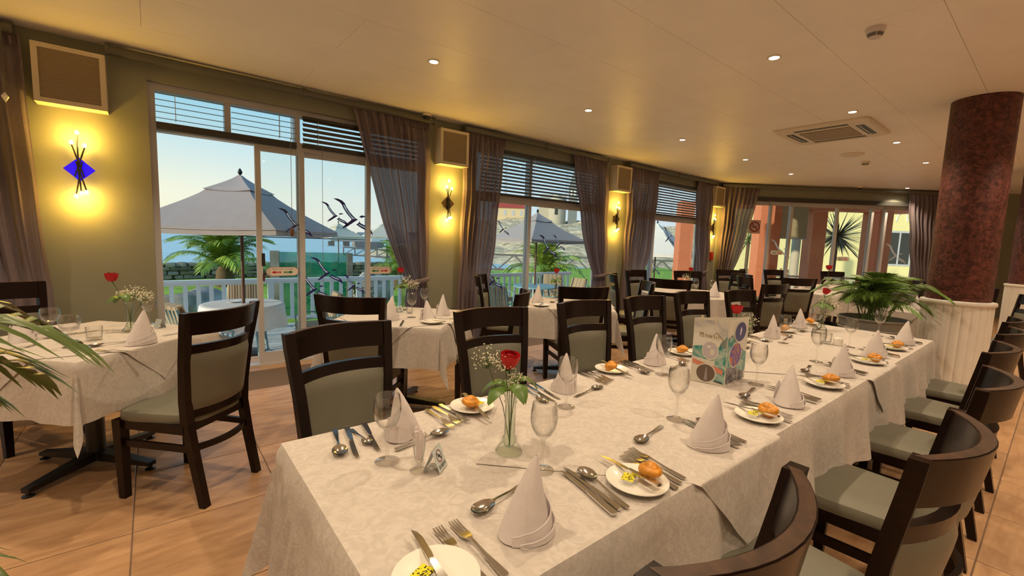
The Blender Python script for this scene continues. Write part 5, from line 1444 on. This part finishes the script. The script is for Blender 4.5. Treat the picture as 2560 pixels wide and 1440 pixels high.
# jetty, gangway, boat, far shore
jm = mat('weathered_timber', (.22,.20,.19), .85)
jt = thing('jetty', 'long timber jetty on piles out on the water', 'jetty', (0,0,SEA))
a0, a1 = Vector((42,139,0)), Vector((74,127,0))
obj('deck', MB().bar((a0.x,a0.y,1.6),(a1.x,a1.y,1.6), 3, .4), jm, jt)
for k in range(9):
    q = a0.lerp(a1, k/8); obj('pile', MB().box(q.x-(.9 if k < 3 else .2), q.x+(.9 if k < 3 else .2), q.y-.3, q.y+.3, -.5, 1.4), jm, jt)
gw = thing('gangway', 'white truss gangway beside the green mesh', 'gangway', (0,0,0))
b0, b1 = Vector((11.0,33.5,.45)), Vector((19.0,32.2,.05))
for z in (-.55, .0): obj('chord', MB().bar((b0.x,b0.y,b0.z+z),(b1.x,b1.y,b1.z+z), .12, .10), jm, gw)
for k in range(11):
    q = b0.lerp(b1, k/10); obj('upright', MB().bar((q.x,q.y,q.z-.55),(q.x,q.y,q.z), .08, .08), jm, gw)
    if k < 10:
        q2 = b0.lerp(b1, (k+1)/10); obj('brace', MB().bar((q.x,q.y,q.z-.55),(q2.x,q2.y,q2.z), .06, .06), jm, gw)
gw2 = thing('gangway', 'dark truss walkway seen through the second window', 'gangway', (0,0,0))
b0, b1 = Vector((17.2,24.6,.42)), Vector((31,17.5,.30))
for z in (-1.0, .0): obj('chord', MB().bar((b0.x,b0.y,b0.z+z),(b1.x,b1.y,b1.z+z), .16, .14), jm, gw2)
for k in range(15):
    q = b0.lerp(b1, k/14)
    if k < 14:
        q2 = b0.lerp(b1, (k+1)/14); obj('brace', MB().bar((q.x,q.y,q.z-(1 if k % 2 else 0)),(q2.x,q2.y,q2.z-(0 if k % 2 else 1)), .09, .09), jm, gw2)
bo = thing('barge', 'low grey barge moored before the far shore', 'boat', (43,112,SEA))
obj('hull', MB().loft([[(-3.2,-.9,0),(3.2,-.9,0),(3.2,.9,0),(-3.2,.9,0)],[(-3.8,-1,1.1),(3.8,-1,1.1),(3.8,1,1.1),(-3.8,1,1.1)],[(-3.8,-1,1.9),(3.8,-1,1.9),(3.8,1,1.9),(-3.8,1,1.9)]]), jm, bo)
obj('cabin', MB().box(.5,3.0,-.7,.7,1.9,2.9), M['white'], bo)
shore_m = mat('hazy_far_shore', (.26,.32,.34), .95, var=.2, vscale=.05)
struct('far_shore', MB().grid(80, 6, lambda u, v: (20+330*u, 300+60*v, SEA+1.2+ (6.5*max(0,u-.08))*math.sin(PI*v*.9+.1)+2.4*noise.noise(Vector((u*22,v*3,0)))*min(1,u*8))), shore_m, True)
rnd = random.Random(9)
for k in range(9):
    x = 92+k*9.0; hgt = rnd.uniform(2.0, 4.2)
    b = thing('shore_building', ['tiny pale building on the far shore, %s from the left' % s for s in ('first','second','third','fourth','fifth','sixth','seventh','eighth','ninth')][k], 'building', (x, 298, SEA+2.2), 0, 'buildings on the far shore')
    wdt = rnd.uniform(2, 4)
    obj('walls', MB().box(-wdt,wdt,-2,2,0,hgt), M['white'] if k % 2 else shore_m, b)
    obj('roof', MB().loft([[(-wdt,-2,hgt),(wdt,-2,hgt),(wdt,2,hgt),(-wdt,2,hgt)],[(-wdt,-.05,hgt+1.1),(wdt,-.05,hgt+1.1),(wdt,.05,hgt+1.1),(-wdt,.05,hgt+1.1)]]), shore_m, b)
# rocky hill with house and church
hill_m = twotone('beige_granite', (.34,.26,.17), (.86,.70,.47), .8, .34, .66, .95, .3, 12, .6)  # mottled brown to warm beige rock
def hillz(x, y):
    d = (x*.75+y*.66); s_ = (x*.66-y*.75)
    k = min(1, max(0, (d-62)/58)); sh = min(1, max(0, (s_+46)/16))
    h = SEA-1+ (9.9*(k**.8)*sh)
    return h + 1.3*noise.noise(Vector((x*.09,y*.09,0)))*min(1,k*4+.1) + .6*noise.noise(Vector((x*.3,y*.3,3)))*min(1,k*4+.05) + .25*noise.noise(Vector((x*.8,y*.8,7)))*min(1,k*4)
struct('hill', MB().grid(170, 130, lambda u, v: (lambda x, y: (x, y, hillz(x, y)))(.75*(55+75*v)+.66*(-40+150*u), .66*(55+75*v)-.75*(-40+150*u))), hill_m, True)
hz = hillz(77.4, 98.1)
hs = thing('hill_house', 'cream house with a red hipped roof on the hill', 'building', (77.4,98.1,7.5), R(-40))
obj('walls', MB().box(-4.6,4.6,-3,3,-1.5,2.6), mat('cream_render', (.72,.56,.34), .8), hs)
obj('roof', MB().loft([ring4(0,0,2.6,5.0,3.4), ring4(0,0,4.9,2.6,.2)]), mat('red_roof', (.42,.06,.04), .7), hs)
for k in range(4): obj('window', MB().box(-3.6+2.2*k,-2.8+2.2*k,-3.05,-3.0,.6,1.9), M['frame'], hs)
obj('chimney', MB().box(2.2,2.8,-.4,.4,3.8,5.8), M['white'], hs)
ch = thing('church', 'grey stone church with apse and tower on the hill', 'building', (89.0,89.6,7.9), R(-45))
stone_m = mat('church_stone', (.52,.46,.36), .85, var=.1)
obj('nave', MB().box(-6,1.4,-2.4,3,-2,4.0), stone_m, ch)
obj('nave_roof', MB().loft([[(-6,-2.6,4),(1.4,-2.6,4),(1.4,3,4),(-6,3,4)],[(-5.8,.1,6.6),(1.4,.1,6.6),(1.4,.3,6.6),(-5.8,.3,6.6)]]), mat('church_roof', (.40,.40,.36), .8), ch)
obj('apse', MB().lathe([(2.2,-2),(2.2,3.8),(1.7,5.2),(.8,6.2),(.01,6.6)], 14, (-1.2,-2.4,0)), stone_m, ch, True)
obj('apse_window', MB().box(-1.6,-.8,-4.66,-4.55,.8,2.9), M['framedark'], ch)
obj('tower', MB().box(2.0,4.4,-2.8,-.4,-2,8.4), mat('church_tower_grey', (.20,.22,.22), .8), ch)
obj('spire', MB().loft([ring4(3.2,-1.6,8.4,1.3,1.3), ring4(3.2,-1.6,13,.05,.05)]), bpy.data.materials['church_tower_grey'], ch)
for k in range(2): obj('belfry_window', MB().box(2.4+.9*k,2.9+.9*k,-2.86,-2.8,6.0,7.6), M['white'], ch)

# salmon piers, porch roof and yellow house beyond the far doors
sal = M['salmon']
def pier(s_, t_, label, w_=.36, zt=2.615):
    p = fw_pt(s_, t_, PZ); o = thing('salmon_pier', label, 'pillar', p, FAR_ANG, 'salmon rendered piers')
    obj('shaft', MB().box(-w_/2,w_/2,-w_/2,w_/2,0,zt-PZ), sal, o); obj('footing', MB().box(-w_/2-.02,w_/2+.02,-w_/2-.02,w_/2+.02,0,.12), sal, o)
pier(.05, 2.0, 'salmon pier in the corner window')
pier(2.36, 2.30, 'salmon pier behind the no smoking sign', .38, 2.99)
pier(4.50, 3.3, 'salmon pier beside the spiky plant', .42)
pier(6.18, 3.3, 'salmon pier right of the spiky plant', .30)
pier(6.05, 2.6, 'narrow salmon pier before the yellow house', .22, 2.99)
pr_ = MB(); fbox(pr_, 1.7, 7.2, .24, 3.6, 3.0, 3.2); struct('porch_ceiling', pr_, M['white'])
bm_ = MB(); fbox(bm_, 1.7, 7.2, 3.1, 3.5, 2.62, 3.0); struct('porch_beam', bm_, sal)
bm_ = MB(); fbox(bm_, 2.2, 2.6, 2.56, 3.1, 2.62, 3.0); struct('porch_cross_beam', bm_, sal)
pb = thing('outdoor_blind', 'beige roller blind hanging half down on the porch', 'blind', fw_pt(3.45,2.75,1.75), FAR_ANG)
obj('sheet', MB().box(-.52,.45,-.004,.004,0,.95), mat('beige_blind', (.44,.37,.23), .8), pb); obj('hem_bar', MB().box(-.52,.45,-.012,.012,-.02,.015), M['frame'], pb); obj('roller', MB().tube([(-.52,0,.95),(.45,0,.95)], .03, 8), M['frame'], pb)
tag(obj('porch_pier_panel', (lambda m: (fbox(m, 2.75, 3.05, 2.6, 2.9, PZ, 2.99), m)[1])(MB()), sal), 'shaded salmon pier left of the beige blind', 'pillar')
# yellow house
yel = mat('yellow_render', (.86,.76,.36), .8, var=.03)
yh = thing('yellow_house', 'pale yellow house across the porch', 'building', fw_pt(12.0,9.0,PZ), FAR_ANG)
obj('wall', MB().box(-6.9,4.2,0,.3,0,4.6), yel, yh)
wn = obj('window', MB().box(-.5,.62,-.03,0,1.25,2.75), M['frame'], yh)
obj('pane', MB().box(-.42,.02,-.035,-.03,1.33,2.67), M['framedark'], wn); obj('pane', MB().box(.10,.54,-.035,-.03,1.33,2.67), M['framedark'], wn)
obj('window_arch', MB().tube([(-.2,-.02,3.15),(-.12,-.02,3.45),(.06,-.02,3.55),(.22,-.02,3.45),(.3,-.02,3.15)], .03, 6), M['white'], yh)
obj('eaves', MB().box(-7.1,4.4,-.5,.4,4.6,4.75), M['white'], yh)
# spiky plants
SPK = me_of(MB().loft([[(0,-.018,-.004),(0,.018,-.004),(0,.0,.006)],[(.25,-.024,-.004),(.25,.024,-.004),(.25,.0,.006)],[(.6,-.016,-.012),(.6,.016,-.012),(.6,.0,-.004)],[(.85,-.001,-.03),(.85,.001,-.03),(.85,0,-.028)]]), 'leaf_blade', mat('yucca_leaf', (.035,.055,.025), .4))
SPK2 = me_of(MB().loft([[(0,-.018,-.004),(0,.018,-.004),(0,.0,.006)],[(.25,-.024,-.004),(.25,.024,-.004),(.25,.0,.006)],[(.6,-.016,-.012),(.6,.016,-.012),(.6,.0,-.004)],[(.85,-.001,-.03),(.85,.001,-.03),(.85,0,-.028)]]), 'leaf_blade', mat('yucca_leaf_light', (.16,.22,.06), .4))
def yucca(p, label, zc, n, sc, me, trunk=True):
    y_ = thing('spiky_yucca', label, 'plant', p, 0, 'spiky plants outside'); rnd = random.Random(int(p[0]*10))
    if trunk: obj('trunk', MB().tube([(0,0,0),(.02,.02,zc*.5),(0,0,zc)], .06, 8), M['trunk'], y_, True)
    for i in range(n):
        o = obj('leaf_blade', me, None, y_, loc=(0,0,zc)); s = sc*rnd.uniform(.8,1.15); o.scale = (s,s*.8,s)
        o.rotation_euler = (0, -math.asin(rnd.uniform(-.75,.98)), i*2.399)
yucca(fw_pt(6.45,5.0,PZ), 'big dark spiky plant outside the far doors', 2.3, 130, 1.3, SPK)
yucca(fw_pt(3.75,5.6,PZ), 'light green spiky tree behind the no smoking sign', 2.1, 60, .95, SPK2)
yucca(fw_pt(2.2,5.3,PZ), 'second light green spiky tree by the swept far curtain', 1.5, 50, .8, SPK2)
pal = thing('trunk_tree', 'pale palm trunk behind the beige blind', 'tree', fw_pt(5.45,5.6,PZ))
obj('trunk', MB().tube([(0,0,0),(0,0,3.2)], .14, 10), mat('pale_trunk', (.58,.50,.38), .9, bump=.5, bscale=20), pal, True)
fl_m = twotone('flowering_hedge_leaves', (.14,.18,.05), (.45,.22,.12), 6, .45, .6, .8)
for k, (s_, lab) in enumerate(((1.5,'flowering hedge at the swept far curtain'),(2.9,'flowering hedge behind the first salmon pier'),(4.0,'flowering hedge below the beige blind'),(.7,'flowering hedge at the room corner outside'))):
    p = fw_pt(s_+1.6, 6.4, PZ); bush(p[0], p[1], p[2], (.5,.45,.55), lab, fl_m, 520, 30+k)
orl = thing('porch_railing', 'short white porch railing outside the far doors', 'railing', fw_pt(3.4,3.6,PZ), FAR_ANG)
obj('top_rail', MB().box(-2.0,3.2,-.04,.04,.92,.98), M['whitepaint'], orl)
for k in range(26): obj('baluster', bal, None, orl, loc=(-1.9+k*.2,0,.05))
p = fw_pt(-1.6, 3.7, PZ)
pier(-1.6, 3.2, 'salmon pier at the end of the white balustrade', .36, 2.0)
